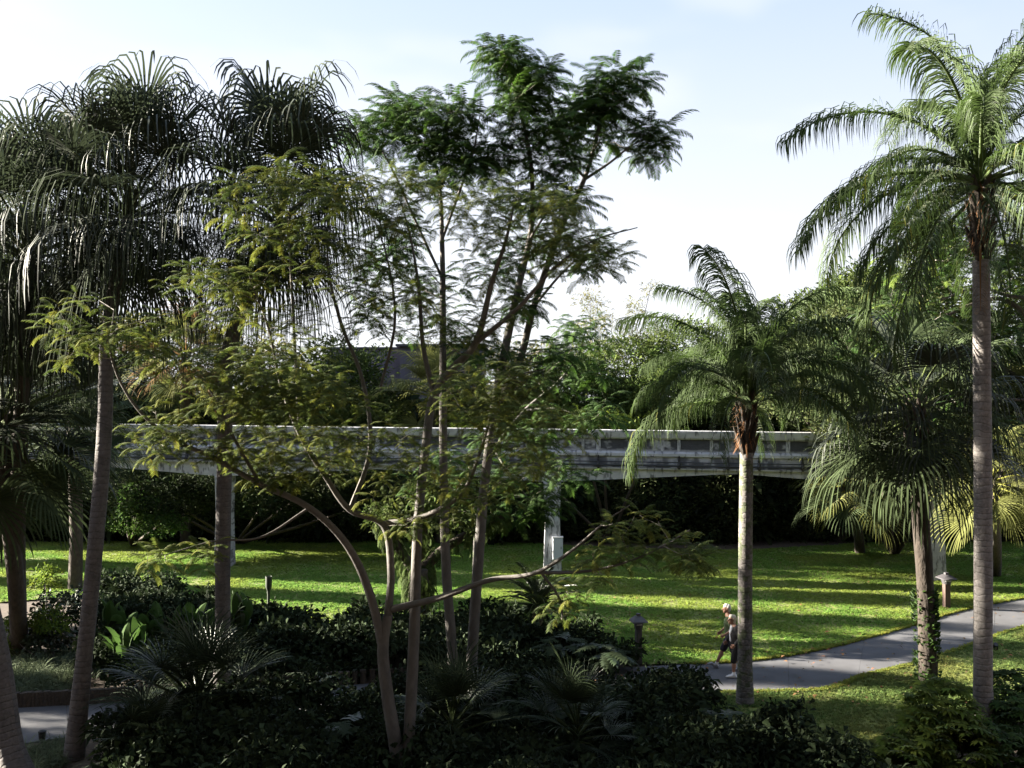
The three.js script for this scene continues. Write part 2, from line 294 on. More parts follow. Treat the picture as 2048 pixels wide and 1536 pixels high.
// bipinnate feather leaf along +x
function feather({ len, pairs, pin, droop, seed, w }) {
  const R = rng(seed), b = new Blades(), N = 8, pts = []; let p = V(0, 0, 0);
  for (let k = 0; k <= N; k++) { pts.push(p.clone()); const e = (12 - droop * Math.pow(k / N, 1.4)) * Math.PI / 180; p = p.clone().add(V(Math.cos(e), Math.sin(e), (hash(k, seed, 3) - 0.5) * 0.12).multiplyScalar(len / N)); }
  b.ribbon(pts, pts.map((_, k) => lerp(0.012, 0.004, k / N)), V(0, 0.3, 1), [1.5, 1.1, 1]);
  for (let k = 0; k < pairs; k++) {
    const s = 0.16 + 0.84 * (k + 0.5) / pairs, f = s * N, i = Math.min(N - 1, Math.floor(f)), o = pts[i].clone().lerp(pts[i + 1], f - i), t = pts[i + 1].clone().sub(pts[i]).normalize();
    for (const sd of [-1, 1]) {
      const l = pin * (0.5 + 0.5 * Math.sin(Math.PI * clamp(s * 0.9 + 0.05, 0, 1))) * (0.85 + 0.3 * R());
      const d = t.clone().multiplyScalar(0.62).add(V(0, -0.12 - 0.25 * R(), sd)).normalize(), tone = 0.8 + 0.4 * R();
      const m = o.clone().addScaledVector(d, l * 0.5), e = o.clone().addScaledVector(d, l).add(V(0, -0.18 * l, 0));
      b.ribbon([o, m, e], [w * 0.5, w, 0], t.clone().add(V(0, 0.25 * (R() - 0.5), 0)), [tone, tone, tone]);
    }
  }
  return b.build();
}
// a sprig of single leaves
function sprig({ n, rad, len, wid, seed, upness = 0.3, droop = 0.3, spread = 1 }) {
  const R = rng(seed), b = new Blades();
  for (let k = 0; k < n; k++) {
    const a = R() * 6.283, e = (R() * 1.6 - 0.5), o = V(Math.cos(a) * Math.cos(e), Math.sin(e) * 0.8, Math.sin(a) * Math.cos(e)).multiplyScalar(rad * Math.pow(R(), 0.5));
    const d = o.clone().normalize().multiplyScalar(spread).add(V(R() - 0.5, upness + (R() - 0.5), R() - 0.5)).normalize(), l = len * (0.6 + 0.7 * R()), m = o.clone().addScaledVector(d, l * 0.5), q = o.clone().addScaledVector(d, l).add(V(0, -droop * l, 0)), t = 0.65 + 0.7 * R();
    b.ribbon([o, m, q], [wid * 0.25, wid * (0.8 + 0.4 * R()), 0], V(R() - 0.5, R() - 0.5, R() - 0.5).cross(d), [t, t, t]);
  }
  return b.build();
}

// ------------------------------------------------------------------ palms
const DEG = Math.PI / 180;
const elevs = [78, 58, 36, 14, -12, -38];
const queenSet = elevs.map((e, i) => [0, 1].map((k) => frond({ len: 4.3, e0: e + 6, sag: (i === 0 ? 76 : i === 1 ? 96 : 112) + 18 * k - (i > 2 ? 25 : 0) - (i > 3 ? 30 : 0), n: 140, leaf: 0.92, droop: 2.6, seed: 100 + i * 7 + k, planes: 0.9, width: 0.024, petiole: 0.045, yellow: i > 2 ? 0.04 : 0 })));
const deadFrond = frond({ len: 2.4, e0: -62, sag: 25, n: 40, leaf: 0.4, droop: 1.2, seed: 190, planes: 0.5, width: 0.03 });
const deadMat = leafMat(0.13, 0.075, 0.03, 0.25);
const ribbonSet = [86, 70, 50, 26, -4, -42].map((e, i) => [0, 1].map((k) => fan({ R: 1.22 - 0.04 * i, n: [30, 36, 42, 44, 44, 44][i], span: [240, 260, 280, 290, 290, 290][i], pet: [2.1, 1.9, 1.5, 1.25, 1.1, 1.1][i], e0: e + 8 * k, hang: [0.5, 0.6, 0.75, 0.9, 1.05, 1.15][i], seed: 200 + i * 5 + k, fold: 0.35, split: i < 3 ? 0.56 : 0.48, w: 0.72 })));
const hangSet = [72, 52, 30, 8, -18, -40].map((e, i) => [0, 1].map((k) => fan({ R: 1.15, n: 40, span: 270, pet: 1.3, e0: e, hang: 0.5, seed: 240 + i * 5 + k, fold: 0.4, split: 0.45, w: 0.85 })));
const sabalSet = elevs.map((e, i) => [0, 1].map((k) => fan({ R: 1.15, n: 44, span: 290, pet: 1.25, e0: e, hang: 0.2, seed: 260 + i * 5 + k, fold: 0.5, split: 0.5, w: 0.8 })));
const palmettoSet = elevs.slice(0, 5).map((e, i) => fan({ R: 0.72, n: 30, span: 250, pet: 0.75, e0: e + 6, hang: 0.05, seed: 300 + i, fold: 0.35, split: 0.4, w: 0.6 }));
function palmTrunk(o, pts, radii, mat, n = 40, sides = 14) {
  const [c, r] = spline(pts, radii, n);
  return part(o, 'trunk', tube(c.map((p) => p.clone().sub(o.position)), r, sides, true, 0.03, 5), mat);
}
function crownOf(o, at, set, mats, counts, R, s = 1, name = 'frond', spin = 0) {
  let k = 0;
  counts.forEach((n, i) => { for (let j = 0; j < n; j++) { const m = part(o, name, [].concat(set[i])[k % [].concat(set[i]).length], mats[k % mats.length]); m.position.copy(at).sub(o.position); m.position.y += (3 - i) * 0.08 * s; m.rotation.set(0, spin + k * 2.39996 + (R() - 0.5) * 0.5, (R() - 0.5) * 0.34, 'YZX'); m.scale.setScalar(s * (0.78 + 0.42 * R())); k++; } });
}
// boots: old leaf bases round the top of a trunk
function boots(o, at, r0, r1, h, n, R, mat) {
  for (let k = 0; k < n; k++) {
    const f = k / n, a = k * 2.4, y = f * h, r = lerp(r0, r1, f), d = V(Math.cos(a), 0, Math.sin(a)), c = at.clone().sub(o.position).add(V(0, y, 0)).addScaledVector(d, r);
    const g = tube([c.clone().addScaledVector(d, -0.08).add(V(0, -0.1, 0)), c.clone().add(V(0, 0.12, 0)), c.clone().addScaledVector(d, 0.1 + 0.05 * R()).add(V(0, 0.42 + 0.2 * R(), 0))], [0.075, 0.07, 0.025], 6);
    part(o, 'leaf_base', g, mat);
  }
}
function queenPalm(label, base, top, r, mat, counts, seed, s, extra) {
  const o = thing('queen_palm', label, 'palm tree', base, 'queen palms with arching feathery fronds'), R = rng(seed);
  const mid = base.clone().lerp(top, 0.5).add(V((R() - 0.5) * 0.12, 0, 0));
  palmTrunk(o, [base, base.clone().lerp(mid, 0.3), mid, top], [r * 1.3, r * 1.02, r * 0.98, r * 0.92], mat);
  boots(o, top.clone(), r * 0.95, r * 0.72, 1.0 * s + (extra?.lift ?? 0), 26, R, darkBark);
  crownOf(o, top.clone().add(V(0, 1.05 * s + (extra?.lift ?? 0), 0)), queenSet, [L.queen], counts, R, s, 'frond', extra?.spin ?? 0);
  for (let k = 0; k < (extra?.dead ?? 2); k++) { const m = part(o, 'dead_frond', deadFrond, deadMat); m.position.copy(top).sub(o.position).add(V(0, 0.6, 0)); m.rotation.set(0, (extra?.deadAt ?? 1) + k * 2.1, 0, 'YZX'); m.scale.setScalar(s * (0.8 + 0.25 * k)); }
  const bl = new Blades(); for (let k = 0; k < 260; k++) { const a = R() * 6.28, y = R() * 1.3, q = V(Math.cos(a) * r * 1.1, y, Math.sin(a) * r * 1.1), e = q.clone().add(V(Math.cos(a) * 0.25 * R(), -0.5 * R() + 0.15, Math.sin(a) * 0.25 * R())); bl.ribbon([q, e], [0.02, 0.008], V(-Math.sin(a), 0.2, Math.cos(a)), [0.6 + R(), 0.6 + R() * 0.7, 0.6]); }
  const fb = part(o, 'fibre', bl.build(), fibre); fb.position.copy(top).sub(o.position).add(V(0, 0.2, 0));
  return o;
}
queenPalm('tallest queen palm at the right edge, smooth grey trunk, crown against sky', G(1966, 1522), P(1962, 520, 18.9), 0.178, palmBark, [3, 6, 8, 8, 7, 5], 31, 0.93, { spin: 0.6, lift: 0.6, dead: 1, deadAt: 4.2 });
queenPalm('shorter queen palm beside the two walkers, lichen on its lower trunk', G(1490, 1408), P(1493, 905, 22.4), 0.175, lichenBark, [8, 10, 9, 4, 1, 0], 32, 0.86, { spin: 2.2, lift: 0.2, dead: 0, deadAt: 0.5 });

function ribbonPalm(label, base, bend, top, r, counts, seed, s, spin = 0, mat = greyPalmBark) {
  const o = thing('ribbon_fan_palm', label, 'palm tree', base, 'ribbon fan palms on the left'), R = rng(seed);
  palmTrunk(o, [base, ...bend, top], [r * 1.35, r * 1.02, r, r * 0.95, r * 0.9], mat);
  crownOf(o, top, ribbonSet, [glossyFan, L.fan, L.fan], counts, R, s, 'fan_leaf', spin);
  return o;
}
ribbonPalm('leaning ribbon fan palm at lower left, trunk curving up past the small path', G(148, 1515), [P(165, 1350, 19.1), P(188, 1120, 19.2), P(208, 880, 19.4), P(218, 650, 19.6)], P(258, 440, 20.2), 0.155, [6, 8, 8, 9, 9, 9], 41, 1.0, 0.3);
ribbonPalm('straight ribbon fan palm between the leaning palm and the pole torch, thick grey trunk', G(445, 1425), [P(445, 1300, 21.7), P(446, 1100, 21.5), P(450, 900, 21.2), P(458, 700, 20.8)], P(562, 455, 19.9), 0.172, [6, 7, 8, 8, 8, 8], 42, 0.98, 1.9);
ribbonPalm('dense dark ribbon fan palm at the far left with long hanging leaf tips', G(36, 1296), [P(36, 1000, 24.6), P(44, 800, 23)], P(60, 520, 21.6), 0.19, [3, 7, 9, 10, 11, 12], 44, 1.1, 2.6, brownBark);
ribbonPalm('grey palm trunk leaning out of frame in the bottom left corner', G(60, 1600), [P(22, 1500, 17.2), P(-10, 1300, 17.4), P(-120, 900, 17.6)], P(-520, 100, 17.8), 0.23, [1, 2, 2, 2, 1, 0], 45, 1.0, 0.2);

function fanPalm(label, base, top, r, counts, seed, s, mats, spin = 0, n = 14, set = sabalSet, bark = brownBark) {
  const o = thing('cabbage_palm', label, 'palm tree', base, 'cabbage palms with stiff fan leaves'), R = rng(seed);
  palmTrunk(o, [base, base.clone().lerp(top, 0.35).add(V(0.05, 0, 0)), base.clone().lerp(top, 0.7), top], [r * 1.1, r, r * 1.05, r * 0.95], bark, 26);
  boots(o, top.clone().add(V(0, -0.9, 0)), r * 1.05, r * 0.8, 1.2, n, R, brownBark);
  crownOf(o, top.clone().add(V(0, 0.1, 0)), set, mats, counts, R, s, 'fan_leaf', spin);
  return o;
}
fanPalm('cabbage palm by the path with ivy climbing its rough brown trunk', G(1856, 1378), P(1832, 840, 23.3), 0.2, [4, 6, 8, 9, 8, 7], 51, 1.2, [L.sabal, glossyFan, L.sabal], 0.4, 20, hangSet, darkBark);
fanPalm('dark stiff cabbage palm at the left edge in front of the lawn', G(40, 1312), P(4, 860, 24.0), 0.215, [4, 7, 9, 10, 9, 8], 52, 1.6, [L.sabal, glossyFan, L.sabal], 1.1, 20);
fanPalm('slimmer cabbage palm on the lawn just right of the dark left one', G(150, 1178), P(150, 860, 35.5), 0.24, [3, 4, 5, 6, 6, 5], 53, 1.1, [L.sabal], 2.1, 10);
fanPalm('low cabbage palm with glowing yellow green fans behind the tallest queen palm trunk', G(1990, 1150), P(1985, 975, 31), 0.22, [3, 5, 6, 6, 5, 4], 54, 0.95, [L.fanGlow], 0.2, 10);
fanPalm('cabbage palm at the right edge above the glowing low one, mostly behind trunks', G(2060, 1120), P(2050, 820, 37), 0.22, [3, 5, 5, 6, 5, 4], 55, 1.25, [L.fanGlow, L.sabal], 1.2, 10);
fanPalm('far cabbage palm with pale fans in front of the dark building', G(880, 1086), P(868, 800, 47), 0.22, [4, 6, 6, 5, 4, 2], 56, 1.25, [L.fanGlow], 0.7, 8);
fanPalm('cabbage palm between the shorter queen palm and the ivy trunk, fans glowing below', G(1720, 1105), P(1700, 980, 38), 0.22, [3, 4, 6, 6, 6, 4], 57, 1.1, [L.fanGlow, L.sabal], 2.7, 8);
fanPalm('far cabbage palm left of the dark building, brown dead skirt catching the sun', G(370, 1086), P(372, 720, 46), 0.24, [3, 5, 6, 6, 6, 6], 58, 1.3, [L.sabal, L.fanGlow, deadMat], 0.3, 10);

// ------------------------------------------------------------------ feathery trees grown from traced limbs
const yellowLeaf = [0, 1, 2].map((k) => feather({ len: 0.52, pairs: 14, pin: 0.12, droop: 40 + 18 * k, seed: 400 + k, w: 0.02 }));
const tallLeaf = [0, 1, 2].map((k) => feather({ len: 0.68, pairs: 14, pin: 0.16, droop: 48 + 16 * k, seed: 410 + k, w: 0.03 }));
function featherTree({ name = 'feathery_tree', label, category = 'tree', group, base, limbs, tips, leafGeo, mats, perTip, bark, seed, leafScale = 1, tipR = 0.012, flatness = 1, nParts = 300, many = 1, elev = 12 }) {
  const o = thing(name, label, category, base, group), R = rng(seed), skel = [];
  limbs.forEach((l, i) => {
    const pts = l.map(([x, y, d]) => P(x, y, d)), rad = l.map((q) => 0.68 * q[3] * q[2] / F / 2);
    const [c, r] = spline(pts, rad, Math.max(8, l.length * 5));
    part(o, i ? 'limb' : 'trunk', tube(c.map((p) => p.clone().sub(base)), r, i ? 8 : 12, true, 0.04, i), bark);
    c.forEach((p, k) => { if (k > 3 && r[k] < 0.13) skel.push({ p, r: r[k] }); });
  });
  const all = [];
  for (const [x, y, rx, ry, d, dd, n] of tips) for (let k = 0; k < Math.round(n * many); k++) { const a = R() * 6.283, q = Math.sqrt(R()); all.push({ p: P(x + rx * q * Math.cos(a), y + ry * q * Math.sin(a), d + (R() * 2 - 1) * dd), s: 0.85 + 0.35 * R() }); }
  const tw = [], near = (p) => { let best = null, m = 1e9; for (const s of skel) { const d = p.distanceTo(s.p) + Math.max(0, s.p.y - p.y + 0.1) * 1.2; if (d < m) { m = d; best = s; } } return [best, m]; };
  all.forEach((t) => { t.d = near(t.p)[1]; }); all.sort((a, b) => a.d - b.d);
  const leaves = [];
  for (const t of all) {
    const [s, m] = near(t.p), dist = s.p.distanceTo(t.p);
    const mid = s.p.clone().lerp(t.p, 0.5).add(V((R() - 0.5) * 0.16, (R() - 0.6) * 0.3, (R() - 0.5) * 0.16).multiplyScalar(Math.min(1.4, dist)));
    const c = new THREE.QuadraticBezierCurve3(s.p, mid, t.p).getPoints(Math.max(4, Math.ceil(dist * 3)));
    const r0 = Math.min(s.r * 0.75, tipR * (0.8 + dist * 0.6)), rr = c.map((_, k) => lerp(r0, Math.min(r0, tipR * 0.5), k / (c.length - 1)));
    tw.push(tube(c.map((p) => p.clone().sub(base)), rr, 5));
    c.forEach((p, k) => { if (k > 0) skel.push({ p, r: rr[k] }); });
    const n = Math.round(perTip * (0.7 + 0.6 * R())), a0 = R() * 6.28;
    for (let k = 0; k < n; k++) { const f = k / n, e = lerp(elev - 22, elev + 38, Math.pow(f, 1.5)) * DEG * flatness + (R() - 0.5) * 0.3, at = t.p.clone().add(V(0, (f - 0.6) * 0.22, 0)); leaves.push([at, a0 + k * 2.4 + (R() - 0.5) * 0.5, e, (R() - 0.5) * 0.35, leafScale * t.s * (0.75 + 0.4 * R()), R()]); }
  }
  part(o, 'twig', mergeGeometries(tw), twigMat, 'stuff');
  leaves.sort((a, b) => b[4] / -b[0].z - a[4] / -a[0].z);
  leaves.slice(0, nParts).forEach(([p, yaw, e, roll, s, q], k) => { const m = part(o, 'leaf', leafGeo[k % leafGeo.length], mats[Math.floor(q * mats.length)]); m.position.copy(p).sub(base); m.rotation.set(roll, yaw, e, 'YZX'); m.scale.setScalar(s); });
  const rest = leaves.slice(nParts);
  leafGeo.forEach((g, k) => { const l = rest.filter((_, i) => i % leafGeo.length === k); if (l.length) instances(o, 'foliage', g, mats[k % mats.length], l.map(([p, yaw, e, roll, s]) => M4(p.clone().sub(base), yaw, e, roll, s)), l.map((q) => { const t = 0.7 + 0.6 * q[5]; return new THREE.Color().setRGB(t * (0.9 + 0.2 * q[5]), t, t); })); });
  return o;
}
const D0 = 17.4;
featherTree({
  label: 'spreading foreground tree with yellow green feathery leaves and forked grey trunk', base: G(806, 1580), bark: greyBark, seed: 61, leafGeo: yellowLeaf, mats: L.yellow, perTip: 6, elev: 6, many: 2.35, tipR: 0.009, leafScale: 0.8,
  limbs: [
    [[806, 1580, D0, 46], [788, 1470, D0, 40], [772, 1370, D0, 36], [766, 1290, D0, 34], [776, 1230, D0, 28]],
    [[812, 1570, D0, 34], [822, 1400, D0 + 0.1, 34], [829, 1250, D0 + 0.2, 32], [836, 1050, D0 + 0.3, 28], [852, 890, D0 + 0.4, 26], [868, 792, D0 + 0.4, 26], [905, 738, D0 + 0.3, 24], [950, 688, D0, 20], [985, 560, D0 - 0.3, 15], [1012, 480, D0 - 0.5, 10], [1030, 400, D0 - 0.6, 5]],
    [[766, 1300, D0, 26], [745, 1205, D0 - 0.1, 26], [712, 1120, D0 - 0.3, 24], [670, 1060, D0 - 0.5, 22], [610, 1010, D0 - 0.7, 20], [520, 968, D0 - 1, 17], [430, 918, D0 - 1.2, 14], [330, 868, D0 - 1.4, 11], [262, 800, D0 - 1.5, 9], [222, 710, D0 - 1.6, 6], [228, 620, D0 - 1.6, 3]],
    [[776, 1230, D0, 24], [782, 1140, D0 + 0.1, 22], [765, 1048, D0 + 0.2, 20], [700, 1020, D0 + 0.1, 18], [655, 960, D0, 15], [600, 870, D0 - 0.2, 13], [562, 770, D0 - 0.3, 10], [535, 650, D0 - 0.4, 7], [500, 560, D0 - 0.4, 4]],
    [[765, 1048, D0 + 0.2, 18], [850, 1032, D0 - 0.2, 16], [925, 985, D0 - 0.6, 13], [960, 905, D0 - 0.8, 10], [990, 820, D0 - 1, 8], [1050, 760, D0 - 1.2, 4]],
    [[785, 1218, D0, 22], [880, 1195, D0 - 0.6, 18], [980, 1160, D0 - 1.1, 15], [1070, 1146, D0 - 1.5, 12], [1145, 1100, D0 - 1.8, 9], [1215, 1040, D0 - 2, 5], [1260, 1010, D0 - 2.1, 3]],
    [[1070, 1146, D0 - 1.5, 11], [1190, 1140, D0 - 1.8, 8], [1290, 1110, D0 - 2, 6], [1380, 1060, D0 - 2.2, 4]],
    [[1080, 1142, D0 - 1.5, 9], [1120, 1200, D0 - 1.4, 7], [1125, 1240, D0 - 1.4, 4]],
    [[868, 792, D0 + 0.4, 18], [846, 690, D0 + 0.5, 13], [838, 580, D0 + 0.6, 10], [820, 470, D0 + 0.7, 6], [800, 400, D0 + 0.7, 3]],
    [[950, 688, D0, 16], [1040, 612, D0 - 0.4, 13], [1110, 535, D0 - 0.7, 10], [1190, 480, D0 - 1, 6], [1275, 455, D0 - 1.2, 3]],
    [[600, 870, D0 - 0.2, 10], [590, 700, D0, 9], [582, 550, D0 + 0.2, 7], [578, 420, D0 + 0.3, 4], [590, 340, D0 + 0.3, 2]],
    [[700, 1020, D0 + 0.1, 14], [740, 900, D0 + 0.6, 14], [725, 760, D0 + 0.8, 12], [680, 640, D0 + 1, 10], [655, 520, D0 + 1, 7], [665, 430, D0 + 1, 3]],
    [[760, 780, D0 + 0.8, 9], [790, 640, D0 + 0.9, 8], [770, 500, D0 + 1, 5], [740, 420, D0 + 1, 3]],
    [[520, 968, D0 - 1, 11], [470, 880, D0 - 1.3, 9], [430, 800, D0 - 1.5, 6], [400, 740, D0 - 1.6, 3]],
    [[620, 1015, D0 - 0.7, 9], [520, 1075, D0 - 1, 6], [430, 1082, D0 - 1.2, 5], [330, 1110, D0 - 1.4, 3]],
  ],
  tips: [
    [560, 400, 120, 80, D0 - 0.6, 0.8, 22], [600, 490, 130, 50, D0 + 0.5, 1, 12], [790, 400, 130, 55, D0, 1, 22], [1010, 420, 140, 60, D0 - 1, 0.9, 24],
    [560, 740, 120, 70, D0 - 1.5, 0.9, 20], [600, 810, 150, 50, D0 - 1.4, 1, 20], [440, 750, 70, 70, D0 - 2, 0.6, 9], [210, 640, 110, 55, D0 - 1.6, 0.7, 7], [150, 690, 60, 40, D0 - 1.6, 0.5, 3], [330, 680, 60, 50, D0 - 1.5, 0.5, 6],
    [970, 790, 110, 60, D0 - 1.6, 0.8, 17], [1060, 830, 110, 70, D0 - 1.7, 0.7, 15], [660, 590, 220, 90, D0 + 0.4, 1.2, 30], [430, 590, 100, 70, D0 - 0.5, 1, 14], [970, 930, 170, 60, D0 - 0.9, 1, 18], [1160, 500, 110, 45, D0 - 0.9, 0.7, 16],
    [1290, 1075, 110, 45, D0 - 2, 0.5, 9], [1370, 1130, 50, 40, D0 - 2.1, 0.4, 4], [1200, 1120, 40, 30, D0 - 1.8, 0.4, 2], [560, 920, 120, 50, D0 - 0.9, 0.7, 12], [740, 900, 130, 60, D0 + 0.2, 0.9, 14], [310, 1110, 30, 20, D0 - 1.4, 0.2, 2], [420, 1110, 30, 30, D0 - 1.2, 0.2, 2],
    [930, 600, 120, 80, D0 + 0.2, 0.9, 16], [840, 1000, 120, 60, D0 - 0.2, 0.8, 10], [1130, 400, 20, 15, D0 - 0.6, 0.2, 2], [1150, 1210, 50, 30, D0 - 1.4, 0.3, 3], [350, 830, 90, 50, D0 - 1.4, 0.5, 7], [430, 880, 120, 40, D0 - 1.3, 0.6, 9], [300, 880, 60, 30, D0 - 1.4, 0.4, 3], [640, 880, 90, 35, D0 - 0.4, 0.6, 6],
  ],
});
const D1 = 21.6;
featherTree({
  label: 'tallest dark green feathery tree with twin trunks, crowns against the sky', base: G(922, 1432), bark: greyBark, seed: 62, leafGeo: tallLeaf, mats: L.tall, perTip: 10, elev: 4, many: 1.12, tipR: 0.018,
  limbs: [
    [[940, 1432, D1 - 0.2, 34], [945, 1300, D1, 32], [957, 1120, D1, 30], [968, 980, D1, 28], [988, 820, D1, 26], [1012, 690, D1, 24], [1038, 570, D1, 20], [1062, 460, D1, 16], [1062, 330, D1, 12], [1040, 220, D1, 8], [1010, 120, D1, 4]],
    [[908, 1432, D1 - 0.2, 32], [904, 1300, D1 - 0.3, 30], [893, 1150, D1 - 0.3, 28], [888, 1000, D1 - 0.3, 26], [886, 800, D1 - 0.2, 22], [886, 620, D1, 18], [884, 480, D1, 14], [880, 380, D1, 10], [860, 280, D1, 5]],
    [[988, 820, D1, 22], [1035, 735, D1 + 0.4, 22], [1068, 612, D1 + 0.6, 20], [1125, 450, D1 + 0.8, 17], [1168, 360, D1 + 0.8, 14], [1192, 280, D1 + 0.8, 10], [1212, 170, D1 + 0.8, 5]],
    [[1168, 360, D1 + 0.8, 9], [1220, 325, D1 + 0.9, 7], [1265, 290, D1 + 1, 5], [1310, 270, D1 + 1, 3]],
    [[1168, 355, D1 + 0.8, 8], [1135, 310, D1 + 0.5, 6], [1110, 240, D1 + 0.3, 4]],
    [[884, 480, D1, 9], [920, 380, D1 - 0.3, 8], [945, 310, D1 - 0.4, 6], [960, 230, D1 - 0.5, 3]],
    [[886, 560, D1, 9], [830, 440, D1 + 0.4, 8], [780, 330, D1 + 0.6, 6], [745, 270, D1 + 0.7, 3]],
    [[1058, 480, D1, 8], [1100, 420, D1 - 0.5, 6], [1150, 390, D1 - 0.8, 3]],
    [[1068, 612, D1 + 0.6, 9], [1130, 540, D1 + 0.2, 7], [1200, 480, D1 - 0.1, 4]],
  ],
  tips: [
    [995, 120, 42, 45, D1, 0.6, 12], [1070, 170, 50, 45, D1, 0.7, 13], [1040, 230, 70, 40, D1, 0.8, 12], [1215, 180, 75, 50, D1 + 0.8, 0.8, 20], [1180, 250, 90, 45, D1 + 0.7, 0.9, 18], [1100, 300, 80, 50, D1 + 0.3, 0.8, 14], [1300, 275, 45, 38, D1 + 1, 0.5, 10],
    [800, 210, 40, 40, D1 + 0.5, 0.6, 9], [745, 265, 60, 35, D1 + 0.7, 0.7, 11], [840, 260, 70, 50, D1 + 0.2, 0.9, 14], [920, 240, 50, 45, D1 - 0.4, 0.7, 11], [880, 320, 80, 40, D1, 0.9, 11], [980, 330, 55, 50, D1 - 0.2, 0.8, 9], [1080, 390, 80, 30, D1, 0.8, 9],
    [1000, 560, 90, 70, D1, 1, 10], [1110, 500, 90, 50, D1 + 0.2, 0.9, 10], [790, 600, 110, 90, D1 + 0.4, 1, 14], [760, 480, 90, 60, D1 + 0.6, 1, 9], [960, 690, 80, 60, D1, 1, 9], [1090, 720, 60, 60, D1 + 0.6, 0.8, 6],
  ],
});
const D2 = 30.5;
featherTree({
  label: 'young feathery tree with a thin trunk on the lawn, top drooping over the beam', base: G(948, 1238), bark: lichenBark, seed: 63, leafGeo: tallLeaf, mats: L.tall, perTip: 9, tipR: 0.018, elev: 0, leafScale: 1.15, nParts: 200,
  limbs: [
    [[948, 1238, D2 + 0.4, 13], [949, 1130, D2 + 0.4, 12], [958, 1010, D2 + 0.2, 12], [990, 900, D2, 11], [1050, 820, D2, 9], [1120, 760, D2 - 0.2, 7], [1165, 690, D2 - 0.2, 4], [1172, 640, D2 - 0.2, 2]],
    [[990, 900, D2, 8], [1020, 950, D2 - 0.6, 6], [1060, 1000, D2 - 0.9, 3]], [[1050, 820, D2, 7], [1130, 820, D2 - 0.6, 5], [1190, 860, D2 - 1, 3]], [[958, 1010, D2, 7], [900, 960, D2 + 0.5, 5], [850, 930, D2 + 0.7, 3]], [[990, 900, D2, 8], [1060, 900, D2 - 0.6, 6], [1150, 940, D2 - 1.2, 3]],
  ],
  tips: [[1165, 670, 45, 38, D2 - 0.2, 0.8, 10], [1130, 740, 75, 40, D2 - 0.2, 1, 14], [1190, 820, 50, 40, D2 - 0.9, 0.8, 8], [1080, 850, 60, 50, D2 - 0.3, 1, 9], [1030, 990, 70, 60, D2 - 0.7, 0.9, 10], [1150, 945, 40, 40, D2 - 1.2, 0.5, 5], [1085, 1000, 45, 26, D2 - 0.9, 0.5, 6], [880, 950, 90, 50, D2 + 0.5, 1, 10], [960, 920, 70, 60, D2, 1, 8]],
});
const D3 = 37;
featherTree({
  label: 'large spreading tree at the right edge with bare dark lower branches behind the tallest palm', base: G(2110, 1155), bark: brownBark, seed: 64, leafGeo: tallLeaf, mats: [...L.tall, L.bright, L.bright], perTip: 9, tipR: 0.022, leafScale: 1.3, elev: 4, nParts: 300,
  limbs: [
    [[2110, 1155, D3, 44], [2115, 950, D3, 40], [2120, 760, D3, 34], [2110, 600, D3, 28], [2090, 450, D3, 18], [2080, 300, D3, 8]],
    [[2118, 830, D3, 22], [2020, 745, D3 - 0.6, 14], [1920, 715, D3 - 1, 12], [1820, 730, D3 - 1.4, 8], [1740, 720, D3 - 1.6, 4]],
    [[2115, 700, D3, 18], [2010, 600, D3 - 1, 13], [1940, 610, D3 - 1.4, 10], [1850, 650, D3 - 1.8, 7], [1760, 660, D3 - 2, 3]],
    [[2110, 600, D3, 16], [2010, 590, D3 - 2, 10], [1960, 575, D3 - 2.4, 8], [1880, 600, D3 - 2.6, 4]],
    [[2100, 520, D3, 15], [2020, 490, D3 - 0.5, 10], [1930, 500, D3 - 0.8, 7], [1840, 530, D3 - 1, 4]],
    [[2120, 780, D3, 14], [2040, 800, D3 - 2, 9], [1950, 790, D3 - 2.6, 7], [1880, 820, D3 - 3, 3]],
  ],
  tips: [[1840, 540, 90, 60, D3 - 1, 1.6, 20], [1790, 640, 110, 45, D3 - 1.8, 1.4, 22], [1730, 690, 70, 40, D3 - 1.6, 1, 10], [1960, 480, 110, 70, D3 - 0.6, 1.6, 18], [2040, 380, 70, 90, D3, 1.8, 16], [1890, 780, 90, 50, D3 - 2.4, 1.2, 12], [2020, 540, 60, 60, D3 - 1, 1.6, 10], [2020, 680, 60, 50, D3 - 1.6, 1.5, 8], [1960, 850, 80, 40, D3 - 2.8, 1, 8], [1870, 450, 60, 40, D3 - 1, 1, 6]],
});

